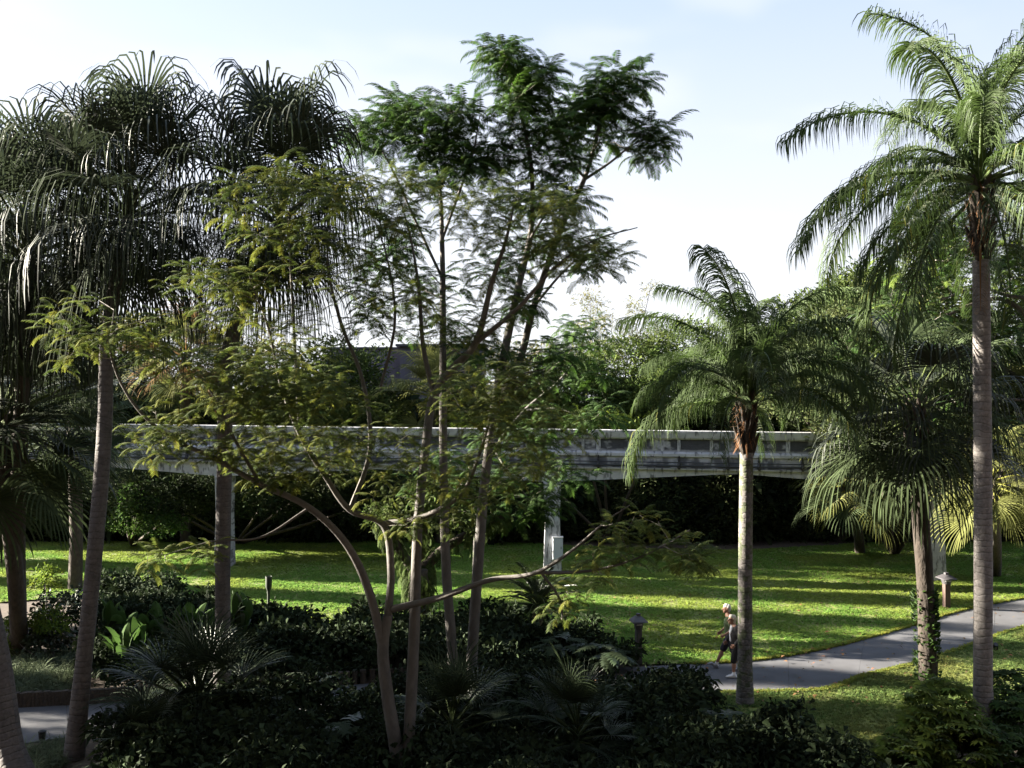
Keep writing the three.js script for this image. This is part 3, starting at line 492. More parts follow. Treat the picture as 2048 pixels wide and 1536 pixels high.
// ------------------------------------------------------------------ leafy shrubs, hedges, far trees
const fineSprig = [0, 1, 2].map((k) => sprig({ n: 26, rad: 0.5, len: 0.22, wid: 0.07, seed: 500 + k }));
const broadSprig = [0, 1].map((k) => sprig({ n: 20, rad: 0.42, len: 0.3, wid: 0.13, seed: 510 + k, droop: 0.45 }));
const wispSprig = [0, 1].map((k) => sprig({ n: 34, rad: 0.6, len: 0.3, wid: 0.045, seed: 520 + k, droop: 0.6 }));
function mass(o, name, geos, mat, blobs, dens, seed, size, toneRange = [0.6, 1.4], shell = 0.55) {
  const R = rng(seed), lists = geos.map(() => []), cols = geos.map(() => []);
  for (const [c, rx, ry, rz] of blobs) {
    const n = Math.round(dens * (rx * ry + ry * rz + rx * rz));
    for (let k = 0; k < n; k++) {
      const u = R() * 2 - 1, a = R() * 6.283, q = lerp(shell, 1, Math.pow(R(), 0.6)) * (0.82 + 0.3 * fbm(a * 2 + 9, u * 3 + 9, 999, 999, seed + 3, 3)), s = Math.sqrt(1 - u * u);
      const p = V(c.x + rx * q * s * Math.cos(a), c.y + ry * q * u, c.z + rz * q * s * Math.sin(a)); if (p.y < 0.1) continue;
      const i = Math.floor(R() * geos.length), t = lerp(toneRange[0], toneRange[1], R());
      lists[i].push(M4(p.sub(o.position), R() * 6.28, (R() - 0.5) * 0.8, (R() - 0.5) * 0.8, size * (0.6 + 0.7 * R()))); cols[i].push(new THREE.Color().setRGB(t * (0.9 + 0.3 * R()), t, t * 0.9));
    }
  }
  geos.forEach((g, i) => { if (lists[i].length) instances(o, name, g, mat, lists[i], cols[i]); });
}
function stems(o, base, tops, r, mat, R, name = 'trunk') {
  for (const t of tops) { const m = base.clone().lerp(t, 0.5).add(V((R() - 0.5) * 0.5, 0, (R() - 0.5) * 0.5)), [c, rr] = spline([base, m, t], [r, r * 0.7, r * 0.3], 10); part(o, name, tube(c.map((p) => p.clone().sub(o.position)), rr, 7), mat); }
}
function bush(name, label, cat, basePx, blobsPx, geos, mat, dens, seed, size, opt = {}) {
  const base = G(...basePx), o = thing(name, label, cat, base, opt.group), R = rng(seed);
  const blobs = blobsPx.map(([x, y, rx, ry, d, rz]) => [P(x, y, d), rx * d / F, ry * d / F, rz ?? rx * d / F]);
  stems(o, base.clone().setY(-0.03), blobs.map((b) => b[0]), opt.stem ?? 0.09, opt.bark ?? brownBark, R, opt.stemName ?? 'trunk');
  mass(o, 'crown', geos, mat, blobs, dens, seed, size, opt.tone, opt.shell);
  return o;
}
// far band behind the concrete beam, left to right
bush('evergreen_tree', 'pale leafy tree top rising at the far left edge behind the dark fan palm', 'tree', [20, 1064], [[-5, 300, 50, 70, 51], [50, 350, 40, 50, 51], [15, 470, 75, 120, 51], [20, 640, 75, 110, 51], [25, 760, 75, 90, 51]], fineSprig, L.shrub, 13, 701, 1.2, { stem: 0.25 });
bush('evergreen_tree', 'olive broadleaf tree behind the two left ribbon palms, sky showing through', 'tree', [250, 1042], [[210, 700, 90, 70, 56], [300, 690, 60, 60, 56], [250, 780, 120, 60, 56], [110, 780, 100, 70, 56]], fineSprig, L.wispy, 12, 702, 1.3, { stem: 0.2 });
bush('evergreen_tree', 'sunlit yellowish tree just left of the dark building', 'tree', [500, 1046], [[470, 760, 70, 70, 55], [540, 730, 60, 50, 55], [430, 690, 40, 40, 55], [580, 790, 70, 50, 55]], fineSprig, L.wispy, 12, 703, 1.3, { stem: 0.2 });
bush('broadleaf_bush', 'dark leafy mass in front of the left end of the building', 'bush', [690, 1083], [[690, 770, 60, 60, 47], [640, 820, 80, 60, 47], [760, 830, 60, 40, 47], [665, 715, 45, 40, 48], [735, 735, 40, 40, 48], [600, 760, 50, 50, 48]], fineSprig, L.shrub, 14, 704, 1.2);
bush('broadleaf_bush', 'pale olive bush at the right corner of the dark building', 'bush', [1000, 1083], [[990, 760, 60, 70, 47], [1060, 750, 60, 60, 48], [930, 820, 70, 40, 46], [1010, 830, 90, 40, 46]], wispSprig, L.wispy, 14, 705, 1.1);
bush('bamboo_clump', 'wispy bamboo rising against white sky right of the centre trees', 'bamboo', [1200, 1083], [[1180, 600, 22, 26, 52], [1190, 650, 40, 40, 52], [1240, 690, 50, 40, 52], [1270, 630, 22, 30, 52], [1160, 720, 60, 50, 52], [1310, 690, 45, 40, 52], [1300, 580, 14, 24, 52]], wispSprig, L.wispy, 6, 706, 0.9, { tone: [0.7, 1.5], shell: 0.2, stem: 0.05 });
bush('broadleaf_bush', 'olive thicket above the beam between bamboo and shorter queen palm', 'bush', [1330, 1083], [[1250, 745, 110, 70, 50], [1370, 710, 90, 70, 50], [1330, 800, 140, 60, 48], [1450, 760, 100, 80, 49], [1180, 800, 80, 60, 48], [1120, 780, 60, 60, 49], [1540, 720, 80, 70, 49]], fineSprig, L.shrub, 20, 707, 1.1, { tone: [0.7, 1.8] });
bush('broadleaf_bush', 'bright green low leaves just above the beam, right of the drooping young tree', 'bush', [1220, 1086], [[1220, 845, 60, 22, 43], [1330, 845, 40, 20, 43], [1160, 840, 40, 20, 43], [980, 850, 80, 25, 43]], broadSprig, L.bright, 12, 708, 0.75);
bush('evergreen_tree', 'bright green backlit tree between the two queen palms', 'tree', [1680, 1083], [[1650, 640, 90, 60, 47], [1730, 600, 80, 70, 47], [1600, 720, 100, 60, 46], [1720, 740, 120, 70, 46], [1560, 790, 90, 60, 46], [1680, 830, 130, 60, 45]], fineSprig, L.shrub, 20, 709, 1.3, { tone: [0.5, 1.6], stem: 0.25 });
bush('evergreen_tree', 'yellow green tree filling the gap at the right edge below the spreading branches', 'tree', [1960, 1083], [[1900, 640, 90, 80, 47], [2030, 700, 100, 90, 47], [1950, 800, 130, 80, 46], [1830, 820, 110, 70, 46], [2060, 850, 80, 70, 46], [2060, 560, 60, 80, 48], [1880, 520, 60, 50, 48]], fineSprig, L.bright, 17, 710, 1.3, { tone: [0.2, 0.9], stem: 0.25 });
bush('broadleaf_bush', 'small bright green bush under the beam at left, behind the leaning palm', 'bush', [265, 1092], [[262, 985, 20, 22, 42], [280, 1005, 34, 20, 42], [255, 1040, 40, 30, 42], [320, 1050, 50, 26, 42]], broadSprig, L.broad, 22, 711, 0.6);
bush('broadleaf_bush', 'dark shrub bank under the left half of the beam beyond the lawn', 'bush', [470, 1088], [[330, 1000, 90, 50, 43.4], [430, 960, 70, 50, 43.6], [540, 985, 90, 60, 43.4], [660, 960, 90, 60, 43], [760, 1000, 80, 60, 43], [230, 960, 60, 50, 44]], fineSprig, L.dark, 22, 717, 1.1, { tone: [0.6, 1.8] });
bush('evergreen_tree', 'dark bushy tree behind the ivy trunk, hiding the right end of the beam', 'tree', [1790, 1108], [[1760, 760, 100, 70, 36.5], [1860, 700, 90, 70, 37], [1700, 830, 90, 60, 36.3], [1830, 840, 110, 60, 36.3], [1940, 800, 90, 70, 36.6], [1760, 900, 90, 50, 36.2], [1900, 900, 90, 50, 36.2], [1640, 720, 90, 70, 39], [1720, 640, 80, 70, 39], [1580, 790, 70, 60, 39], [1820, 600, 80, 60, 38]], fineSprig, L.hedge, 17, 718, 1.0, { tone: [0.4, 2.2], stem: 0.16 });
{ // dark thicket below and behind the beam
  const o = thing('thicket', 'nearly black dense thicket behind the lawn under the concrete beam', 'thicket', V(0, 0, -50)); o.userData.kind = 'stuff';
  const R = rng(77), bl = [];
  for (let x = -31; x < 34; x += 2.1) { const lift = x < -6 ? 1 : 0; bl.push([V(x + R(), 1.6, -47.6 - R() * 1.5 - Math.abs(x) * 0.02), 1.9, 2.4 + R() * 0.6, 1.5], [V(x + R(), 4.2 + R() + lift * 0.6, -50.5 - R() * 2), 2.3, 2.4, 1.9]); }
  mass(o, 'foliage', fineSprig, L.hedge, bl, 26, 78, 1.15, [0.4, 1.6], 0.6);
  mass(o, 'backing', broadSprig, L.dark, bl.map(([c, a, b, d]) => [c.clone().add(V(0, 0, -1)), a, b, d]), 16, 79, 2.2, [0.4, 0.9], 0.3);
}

// ------------------------------------------------------------------ elevated concrete beam
const stainTex = texture(1024, 256, (u, v) => {
  const streak = fbm(u * 70, v * 3, 70, 3, 801, 3), big = fbm(u * 14, v * 2, 14, 2, 802, 3), fine = fbm(u * 120, v * 30, 120, 30, 803, 3);
  const m = smooth(0.42, 0.66, big * 0.55 + streak * 0.55) * 0.85, k = 0.85 + 0.4 * (fine - 0.5); return [sr(lerp(0.5, 0.07, m) * k), sr(lerp(0.5, 0.07, m) * k), sr(lerp(0.51, 0.075, m) * k)];
}, true);
const cleanTex = texture(512, 256, (u, v) => { const f = fbm(u * 20, v * 6, 20, 6, 811), g = fbm(u * 60, v * 4, 60, 4, 812, 3), k = 0.8 + 0.5 * (f - 0.5) - 0.5 * smooth(0.56, 0.75, g); return [sr(0.52 * k), sr(0.52 * k), sr(0.535 * k)]; }, true);
const panelTex = texture(1024, 128, (u, v) => { const n = fbm(u * 60, v * 2, 60, 2, 821, 3), b = fbm(u * 18, v * 2, 18, 2, 822, 3), f = fbm(u * 160, v * 16, 160, 16, 823, 3), m = smooth(0.3, 0.5, n * 0.6 + b * 0.5) * (1 - 0.75 * smooth(0.78, 0.95, v + 0.2 * (n - 0.5))), k = 0.8 + 0.5 * (f - 0.5); return [sr(lerp(0.42, 0.06, m) * k), sr(lerp(0.42, 0.06, m) * k), sr(lerp(0.43, 0.068, m) * k)]; }, true);
const beamPanel = new THREE.MeshStandardMaterial({ map: rep(panelTex, 0.06, 2.0), roughness: 0.9 });
const beamStain = new THREE.MeshStandardMaterial({ map: rep(stainTex, 0.06, 0.7), roughness: 0.9 });
const beamClean = new THREE.MeshStandardMaterial({ map: rep(cleanTex, 0.16, 0.8), roughness: 0.9 });
const black = new THREE.MeshStandardMaterial({ color: new THREE.Color().setRGB(0.02, 0.02, 0.022), roughness: 0.5 });
const steel = new THREE.MeshStandardMaterial({ color: new THREE.Color().setRGB(0.55, 0.55, 0.55), roughness: 0.45, metalness: 0.3 });
{
  const o = thing('elevated_beam', 'stained grey concrete elevated track beam on a column, crossing behind the lawn', 'track beam', V(0, 0, 0));
  const line = new THREE.CatmullRomCurve3([P(-500, 846, 43.2), P(0, 847, 42.2), P(300, 849, 41.4), P(700, 854, 40.2), P(1095, 858, 39.2), P(1620, 865, 38.2), P(1900, 869, 37.8), P(2400, 876, 37.2)], false, 'centripetal');
  const col1 = P(1095, 858, 39.2).x, span = 16.6, cols = [P(446, 851, 41).x, col1, P(1862, 868, 37.9).x];
  const haunch = (x) => { let m = 0; for (const c of cols) m = Math.max(m, clamp(1 - Math.abs(x - c) / 8.3, 0, 1)); return m; };
  const N = 120, pts = line.getPoints(N), fr = pts.map((p, k) => { const t = pts[Math.min(N, k + 1)].clone().sub(pts[Math.max(0, k - 1)]).setY(0).normalize(); return [p, V(-t.z, 0, t.x), t]; }); // normal points at the camera side
  function sweep(prof) {                                                     // prof(k) -> list of [out, down]
    const pos = [], uv = [], idx = []; let n = 0, len = 0;
    fr.forEach(([p, nn], k) => { if (k) len += p.distanceTo(fr[k - 1][0]); const q = prof(p); n = q.length; let v = 0; q.forEach(([a, b], j) => { pos.push(p.x + nn.x * a, p.y - b, p.z + nn.z * a); if (j) v += Math.hypot(a - q[j - 1][0], b - q[j - 1][1]); uv.push(len, v); }); });
    for (let k = 0; k < N; k++) for (let j = 0; j < n; j++) { const a = k * n + j, b = k * n + (j + 1) % n; idx.push(a, b, a + n, b, b + n, a + n); }
    const g = new THREE.BufferGeometry(); g.setAttribute('position', new THREE.Float32BufferAttribute(pos, 3)); g.setAttribute('uv', new THREE.Float32BufferAttribute(uv, 2)); g.setIndex(idx); const r = g.toNonIndexed(); r.computeVertexNormals(); return r;
  }
  part(o, 'cap', sweep(() => [[0.42, 0], [0.42, 0.06], [0.36, 0.3], [0.30, 0.36], [-0.30, 0.36], [-0.36, 0.3], [-0.42, 0.06], [-0.42, 0]]), beamClean);
  part(o, 'web', sweep(() => [[0.24, 0.361], [0.24, 0.86], [-0.24, 0.86], [-0.24, 0.361]]), beamPanel);
  part(o, 'bottom_flange', sweep(() => [[0.27, 0.862], [0.37, 0.95], [0.37, 1.06], [0.31, 1.1], [-0.31, 1.1], [-0.37, 1.06], [-0.37, 0.95], [-0.27, 0.862]]), beamClean);
  part(o, 'lower_web', sweep(() => [[0.30, 1.102], [0.30, 1.54], [-0.30, 1.54], [-0.30, 1.102]]), beamStain);
  part(o, 'ledge', sweep(() => [[0.40, 1.542], [0.40, 1.60], [-0.40, 1.60], [-0.40, 1.542]]), beamClean);
  part(o, 'haunch', sweep((p) => { const h = 1.62 + 0.08 + 0.52 * haunch(p.x); return [[0.29, 1.602], [0.27, h], [-0.27, h], [-0.29, 1.602]]; }), beamClean);
  const railPts = fr.map(([p, n]) => p.clone().addScaledVector(n, 0.44).add(V(0, -1.44, 0))); part(o, 'conductor_rail', tube(railPts, railPts.map(() => 0.04), 8), black);
  const rail2 = fr.map(([p, n]) => p.clone().addScaledVector(n, 0.42).add(V(0, -1.3, 0))); part(o, 'conductor_rail', tube(rail2, rail2.map(() => 0.022), 8), black);
  let acc = 0, nextB = 0, nextR = 0;
  fr.forEach(([p, n, t], k) => {
    if (k) acc += p.distanceTo(fr[k - 1][0]);
    const yaw = Math.atan2(n.x, n.z);
    if (acc >= nextB) { nextB += 1.76; const g = mergeGeometries([new THREE.BoxGeometry(0.09, 0.42, 0.1), new THREE.CylinderGeometry(0.06, 0.085, 0.1, 8).translate(0, 0.02, 0.06), new THREE.BoxGeometry(0.16, 0.06, 0.16).translate(0, -0.12, 0.05), new THREE.BoxGeometry(0.05, 0.16, 0.05).translate(0, 0.27, 0)]); const m = part(o, 'bracket', g, black); m.position.copy(p).addScaledVector(n, 0.355).add(V(0, -1.38, 0)); m.rotation.y = yaw; }
    if (acc >= nextR) { nextR += 1.06; const m = part(o, 'web_rib', new THREE.BoxGeometry(0.09 + 0.1 * hash(k, 3, 3), 0.496, 0.03), beamClean); m.position.copy(p).addScaledVector(n, 0.253).add(V(0, -0.611, 0)); m.rotation.y = yaw; }
  });
  for (const c of cols) {
    let best = fr[0]; for (const f of fr) if (Math.abs(f[0].x - c) < Math.abs(best[0].x - c)) best = f;
    const [p, n] = best, hTop = p.y - 2.21, s = new THREE.Shape(); s.moveTo(-0.36, 0); s.lineTo(0.36, 0); s.lineTo(0.28, hTop * 0.6); s.lineTo(0.34, hTop); s.lineTo(-0.34, hTop); s.lineTo(-0.28, hTop * 0.6);
    const m = part(o, 'column', new THREE.ExtrudeGeometry(s, { depth: 0.56, bevelEnabled: true, bevelSize: 0.02, bevelThickness: 0.02, bevelSegments: 1 }).translate(0, 0, -0.28), beamClean);
    m.position.set(p.x - (c === col1 ? 0.05 : 0), -0.02, p.z); m.rotation.y = Math.atan2(n.x, n.z);
  }
  // utility box by the column
  const bx = thing('utility_cabinet', 'pale grey utility box mounted on the right side of the concrete column', 'utility box', P(1115, 1097, 38.9));
  const pale = new THREE.MeshStandardMaterial({ color: new THREE.Color().setRGB(0.5, 0.52, 0.55), roughness: 0.55 });
  part(bx, 'body', new RoundedBoxGeometry(0.44, 0.96, 0.3, 2, 0.02), pale);
  part(bx, 'door', new RoundedBoxGeometry(0.37, 0.86, 0.02, 2, 0.008).translate(0, 0, 0.162), pale);
  part(bx, 'latch', new THREE.BoxGeometry(0.025, 0.1, 0.02).translate(0.14, 0.05, 0.183), black);
  for (const y of [-0.3, 0.3]) part(bx, 'hinge', new THREE.CylinderGeometry(0.012, 0.012, 0.08, 8).translate(-0.192, y, 0.176), steel);
  part(bx, 'rain_lip', new THREE.BoxGeometry(0.47, 0.02, 0.34).translate(0, 0.492, 0.01), pale);
  part(bx, 'conduit', tube([V(-0.1, 0.49, 0), V(-0.1, 0.8, 0), V(-0.16, 1.1, 0.02), V(-0.3, 1.35, 0.05)], [0.025, 0.025, 0.025, 0.025], 8), steel);
  part(bx, 'leg', new THREE.BoxGeometry(0.06, 0.5, 0.06).translate(-0.12, -0.72, 0), pale); part(bx, 'leg', new THREE.BoxGeometry(0.06, 0.5, 0.06).translate(0.12, -0.72, 0), pale);
}

// ------------------------------------------------------------------ building behind the trees
{
  const d = 57, pc = P(800, 693, d), base = V(pc.x, 0, pc.z), o = thing('service_building', 'dark windowless grey purple building behind the palms in the middle distance', 'building', base);
  const wall = new THREE.MeshStandardMaterial({ map: rep(texture(256, 256, (u, v) => { const k = 0.8 + 0.5 * fbm(u * 6, v * 6, 6, 6, 901); return [sr(0.09 * k), sr(0.085 * k), sr(0.11 * k)]; }, true), 0.2, 0.2), roughness: 0.9 });
  const trim = new THREE.MeshStandardMaterial({ color: new THREE.Color().setRGB(0.05, 0.05, 0.06), roughness: 0.7 });
  const h = pc.y, wR = 165 * d / F, wL = 160 * d / F;
  part(o, 'wall', new THREE.BoxGeometry(wR, h, 6).translate(wR / 2, h / 2, -3), wall);
  const s = new THREE.Shape(); s.moveTo(-wL - 0.5, 0); s.lineTo(0, 0); s.lineTo(0, h - 0.1); s.lineTo(-wL + 0.35, h - 0.1); s.lineTo(-wL - 0.45, h - 1.9); part(o, 'side_wing', new THREE.ExtrudeGeometry(s, { depth: 5, bevelEnabled: false }).translate(-0.01, 0, -6.2), wall);
  part(o, 'roof_slab', new THREE.BoxGeometry(wR + 0.5, 0.14, 6.5).translate(wR / 2, h + 0.075, -3), trim);
  part(o, 'roof_slab', new THREE.BoxGeometry(wL + 0.1, 0.12, 5.3).translate(-wL / 2 + 0.1, h - 0.03, -3.75), trim);
  for (let k = 0; k < 9; k++) part(o, 'wall_panel', new THREE.BoxGeometry(wR / 9 - 0.03, h - 0.3, 0.04).translate((k + 0.5) * wR / 9, h / 2 - 0.1, 0.025), wall);
  for (let k = 0; k < 7; k++) part(o, 'cladding_lip', new THREE.BoxGeometry(0.05, 0.1, 6.1).translate(wR + 0.03, h - 0.5 - k * 0.7, -3), trim);
}

// ------------------------------------------------------------------ small things on the lawn and paths
const postWood = new THREE.MeshStandardMaterial({ map: rep(texture(64, 256, (u, v) => { const k = 0.6 + 0.8 * fbm(u * 16, v * 4, 16, 4, 911); return [sr(0.075 * k), sr(0.043 * k), sr(0.034 * k)]; }, true), 4, 1), roughness: 0.8 });
const slate = new THREE.MeshStandardMaterial({ color: new THREE.Color().setRGB(0.06, 0.055, 0.06), roughness: 0.6 });
function lampPost(label, base, h, s = 1, wood = postWood) {
  const o = thing('bollard_lamp', label, 'path lamp', base, 'wooden bollard lamps beside the path');
  part(o, 'post', new RoundedBoxGeometry(0.2 * s, h * 0.7, 0.2 * s, 2, 0.01).translate(0, h * 0.35, 0), wood);
  part(o, 'neck', new THREE.CylinderGeometry(0.2 * s, 0.14 * s, h * 0.16, 4, 1).rotateY(Math.PI / 4).translate(0, h * 0.78, 0), slate);
  part(o, 'light_slot', new THREE.BoxGeometry(0.2 * s, 0.025, 0.012).translate(-0.01, h * 0.81, 0.148 * s), new THREE.MeshStandardMaterial({ color: new THREE.Color().setRGB(0.5, 0.5, 0.5), roughness: 0.4 }));
  part(o, 'eave', new THREE.CylinderGeometry(0.36 * s, 0.38 * s, 0.03, 4, 1).rotateY(Math.PI / 4).translate(0, h * 0.86 + 0.016, 0), slate);
  part(o, 'hat', new THREE.CylinderGeometry(0.13 * s, 0.36 * s, h * 0.09, 4, 1).rotateY(Math.PI / 4).translate(0, h * 0.905 + 0.032, 0), slate);
  part(o, 'finial', new RoundedBoxGeometry(0.13 * s, 0.07, 0.13 * s, 2, 0.01).translate(0, h * 0.95 + 0.068, 0), slate);
  return o;
}
lampPost('wooden bollard lamp with a pagoda hat on the lawn beside the path at right', G(1893, 1216), 1.2, 0.98).rotation.y = 0.1;
lampPost('dark bollard lamp among the shrubs left of the two walkers', G(1277, 1328), 1.36, 0.8, slate).rotation.y = 0.2;
{
  const o = thing('pole_torch', 'dark green pole torch standing in the bed before the lawn', 'torch', G(537, 1262));
  const dg = new THREE.MeshStandardMaterial({ color: new THREE.Color().setRGB(0.03, 0.04, 0.025), roughness: 0.6 });
  part(o, 'pole', new THREE.CylinderGeometry(0.045, 0.05, 1.25, 12).translate(0, 0.62, 0), dg);
  part(o, 'cup', new THREE.LatheGeometry([[0.05, 1.2], [0.05, 1.26], [0.1, 1.38], [0.105, 1.72], [0.09, 1.72], [0.085, 1.4], [0, 1.39]].map(([x, y]) => new THREE.Vector2(x, y)), 16), dg);
  part(o, 'collar', new THREE.CylinderGeometry(0.058, 0.058, 0.05, 12).translate(0, 1.22, 0), dg);
}
{
  const o = thing('spotlight', 'small dark spotlight on a stake at the grass edge behind the tallest palm trunk', 'spotlight', G(1990, 1303));
  part(o, 'stake', new THREE.CylinderGeometry(0.014, 0.014, 0.1, 8).translate(0, 0.05, 0), black);
  for (const s of [-1, 1]) part(o, 'bracket_arm', new THREE.BoxGeometry(0.012, 0.12, 0.05).translate(s * 0.062, 0.12, 0).rotateZ(s * -0.08), black);
  part(o, 'lamp_housing', new THREE.CylinderGeometry(0.06, 0.05, 0.15, 16).rotateX(0.9).translate(0, 0.18, 0), black);
}
{
  const o = thing('path_light', 'small round path light at the edge of the lower left path', 'path light', G(84, 1488));
  part(o, 'stem', new THREE.CylinderGeometry(0.03, 0.03, 0.1, 10).translate(0, 0.05, 0), black);
  part(o, 'housing', new THREE.CylinderGeometry(0.075, 0.065, 0.16, 16).translate(0, 0.18, 0), black); part(o, 'cap', new THREE.LatheGeometry([[0, 0.3], [0.05, 0.295], [0.085, 0.275], [0.085, 0.26], [0, 0.26]].map(([x, y]) => new THREE.Vector2(x, y)), 16), black);
}
{ // upright log edging of the planting bed by the lower left path
  const o = thing('log_edging', 'low edging of upright round logs along the lower left path', 'log edging', G(160, 1408)), R = rng(97);
  const v = [0, 1, 2].map((k) => new THREE.CylinderGeometry(0.068 + 0.006 * k, 0.072 + 0.006 * k, 0.34 + 0.02 * k, 9, 1).translate(0, 0.15, 0));
  const c = topC; for (let t = 0.05; t < 0.29; t += 0.0028) { const p = c.getPoint(t).add(V(0, 0, -0.1)); const m = part(o, 'log', v[Math.floor(R() * 3)], brownBark); m.position.copy(p).sub(o.position); m.rotation.set((R() - 0.5) * 0.06, R() * 6, (R() - 0.5) * 0.06); }
}

// ------------------------------------------------------------------ understory planting
function palmetto(label, base, s, counts, seed, mats) {
  const o = thing('dwarf_palmetto', label, 'palmetto', base, 'dwarf palmettos in the dark foreground bed'), R = rng(seed);
  stems(o, V(base.x, -0.03, base.z), [base.clone().add(V(0.1, 0.4, 0)), base.clone().add(V(-0.1, 0.45, 0.1))], 0.07, brownBark, R, 'stem');
  crownOf(o, base.clone().add(V(0, 0.4, 0)), palmettoSet, mats, counts, R, s, 'fan_leaf', seed);
  return o;
}
palmetto('large dwarf palmetto over the lower left path edge', G(395, 1490).setY(0.1), 1.55, [7, 9, 9, 8, 6], 121, [L.palmetto, glossy]);
palmetto('dwarf palmetto at the foot of the twin grey trunks', G(905, 1525).setY(0.1), 1.15, [6, 7, 7, 5, 4], 122, [L.palmetto, glossy]);
palmetto('dwarf palmetto with pale upright fans at bottom centre right', G(1155, 1535).setY(0.1), 1.1, [5, 7, 7, 5, 4], 123, [glossy, L.palmetto]);
palmetto('low dwarf palmetto in front of the leaning palm roots', G(300, 1560).setY(0.05), 0.9, [4, 5, 5, 5, 3], 124, [L.palmetto, glossy]);
{ // cycad
  const o = thing('cycad', 'dark cycad with stiff arching fronds in the shade on the lawn', 'cycad', G(1075, 1262)), R = rng(131);
  part(o, 'trunk', tube([V(0, -0.03, 0), V(0, 0.4, 0), V(0.02, 0.75, 0)], [0.2, 0.19, 0.16], 12, true, 0.1), brownBark);
  const set = [72, 50, 30, 8].map((e, i) => [frond({ len: 1.35, e0: e, sag: 55, n: 48, leaf: 0.2, droop: 0.05, seed: 330 + i, width: 0.014, planes: 0.1, petiole: 0.018 })]);
  crownOf(o, G(1075, 1262).setY(0.72), set, [glossy], [9, 13, 14, 10], R, 1, 'frond');
}
// lobed philodendron leaf
function lobed(seed) { const R = rng(seed), b = new Blades(); const st = [V(0, 0, 0), V(0.25, 0.32, 0), V(0.5, 0.5, 0)]; b.add(tube(st, [0.012, 0.01, 0.008], 4), [1.5, 1.5, 1.2]); const o = st[2], t = V(0.86, -0.35, 0).normalize(); b.ribbon([o, o.clone().addScaledVector(t, 0.3), o.clone().addScaledVector(t, 0.6).add(V(0, -0.06, 0))], [0.06, 0.13, 0], V(0, 0, 1)); for (let k = 0; k < 7; k++) for (const s of [-1, 1]) { const f = k / 7, q = o.clone().addScaledVector(t, f * 0.5 - 0.05), l = 0.27 * (1 - 0.6 * f) * (0.9 + 0.2 * R()), d = t.clone().multiplyScalar(-0.35 + 1.1 * f).add(V(0, 0.1 - 0.3 * R(), s)).normalize(), tn = 0.8 + 0.4 * R(); b.ribbon([q, q.clone().addScaledVector(d, l * 0.6), q.clone().addScaledVector(d, l).add(V(0, -0.05, 0))], [0.06, 0.075, 0], t, [tn, tn, tn]); } return b.build(); }
const lobedSet = [0, 1, 2].map((k) => lobed(340 + k));
function rosette(name, label, cat, base, geos, mats, n, seed, s, leafName, group, lean = 0.5) {
  const o = thing(name, label, cat, base, group), R = rng(seed);
  for (let k = 0; k < n; k++) { const m = part(o, leafName, geos[k % geos.length], mats[k % mats.length]); m.position.set((R() - 0.5) * 0.35 * s, R() * 0.25 * s, (R() - 0.5) * 0.35 * s); m.rotation.set((R() - 0.5) * 0.3, k * 2.4 + R() * 0.4, lerp(0.75, -0.35, k / n) * lean + (R() - 0.5) * 0.25, 'YZX'); m.scale.setScalar(s * (0.75 + 0.5 * R())); }
  return o;
}
{
  const spots = [[740, 1445, 'at the foot of the forked trunk, by the hidden path'], [850, 1440, 'left of the twin trunks feet'], [985, 1445, 'right of the twin trunks feet'], [1085, 1440, 'in the dark bed behind the pale palmetto'], [1175, 1435, 'in the dark bed right of the pale palmetto'], [560, 1330, 'below the pole torch'], [690, 1320, 'left of the forked front trunk'], [1000, 1315, 'between twin trunks and cycad'], [1120, 1330, 'in front of the cycad'], [1215, 1345, 'left of the dark bollard lamp'], [1310, 1425, 'by the near edge of the path, left of the walkers'], [1245, 1430, 'in the dark bed below the bollard lamp'], [1440, 1490, 'in front of the shorter queen palm base'], [1560, 1500, 'right of the shorter queen palm base'], [1300, 1500, 'at the bottom, right of the pale palmetto'], [620, 1420, 'in the black bed left of the front trunk'], [520, 1500, 'at the bottom right of the large palmetto'], [680, 1520, 'at the bottom left of the front trunk']];
  spots.forEach(([x, y, where], k) => rosette('philodendron', 'dark lobed philodendron ' + where, 'philodendron', G(x, y), lobedSet, [glossy, L.dark, L.palmetto], 30, 600 + k, 0.62 + 0.3 * hash(k, 1, 1), 'leaf', 'lobed philodendrons in the dark foreground bed'));
}
// big paddle leaves
function paddle(seed) { const R = rng(seed), b = new Blades(), e = 76 * DEG, l = 1.15; b.add(tube([V(0, 0, 0), V(0.06, 0.35, 0), V(0.13, 0.65, 0)], [0.016, 0.013, 0.01], 5), [1.2, 1.2, 1]); const p = []; let c = V(0.13, 0.65, 0); for (let k = 0; k < 7; k++) { p.push(c.clone()); const a = e - 0.12 * k * k * 0.28 - 0.05 * R(); c = c.clone().add(V(Math.cos(a), Math.sin(a), 0).multiplyScalar(0.115)); } for (const s of [-1, 1]) b.ribbon(p.map((q, k) => q.clone().add(V(-0.02, 0.015, s * 0.07 * Math.sin(Math.PI * (k + 0.6) / 7)))), p.map((_, k) => k === 6 ? 0 : 0.15 * Math.sin(Math.PI * (k + 0.6) / 7)), V(0.35, 0, s), [1, 1, 1]); return b.build(); }
const paddleSet = [0, 1, 2].map((k) => paddle(350 + k));
[[230, 1320, 'with sunlit leaves right of the leaning palm trunk', L.broad], [300, 1330, 'in the middle of the big leaved clump by the lawn', L.broad], [370, 1325, 'left of the straight palm trunk', L.broad], [425, 1335, 'at the foot of the straight palm trunk', glossy], [478, 1300, 'right of the straight palm trunk near the torch', glossy], [260, 1370, 'lower in the clump above the log edging', L.broad]].forEach(([x, y, w, m], k) => rosette('paddle_leaf_plant', 'tall paddle leaved green plant ' + w, 'plant', G(x, y), paddleSet, [m, L.broad], 26, 640 + k, 0.98, 'leaf', 'paddle leaved plants by the lawn', 0.75));
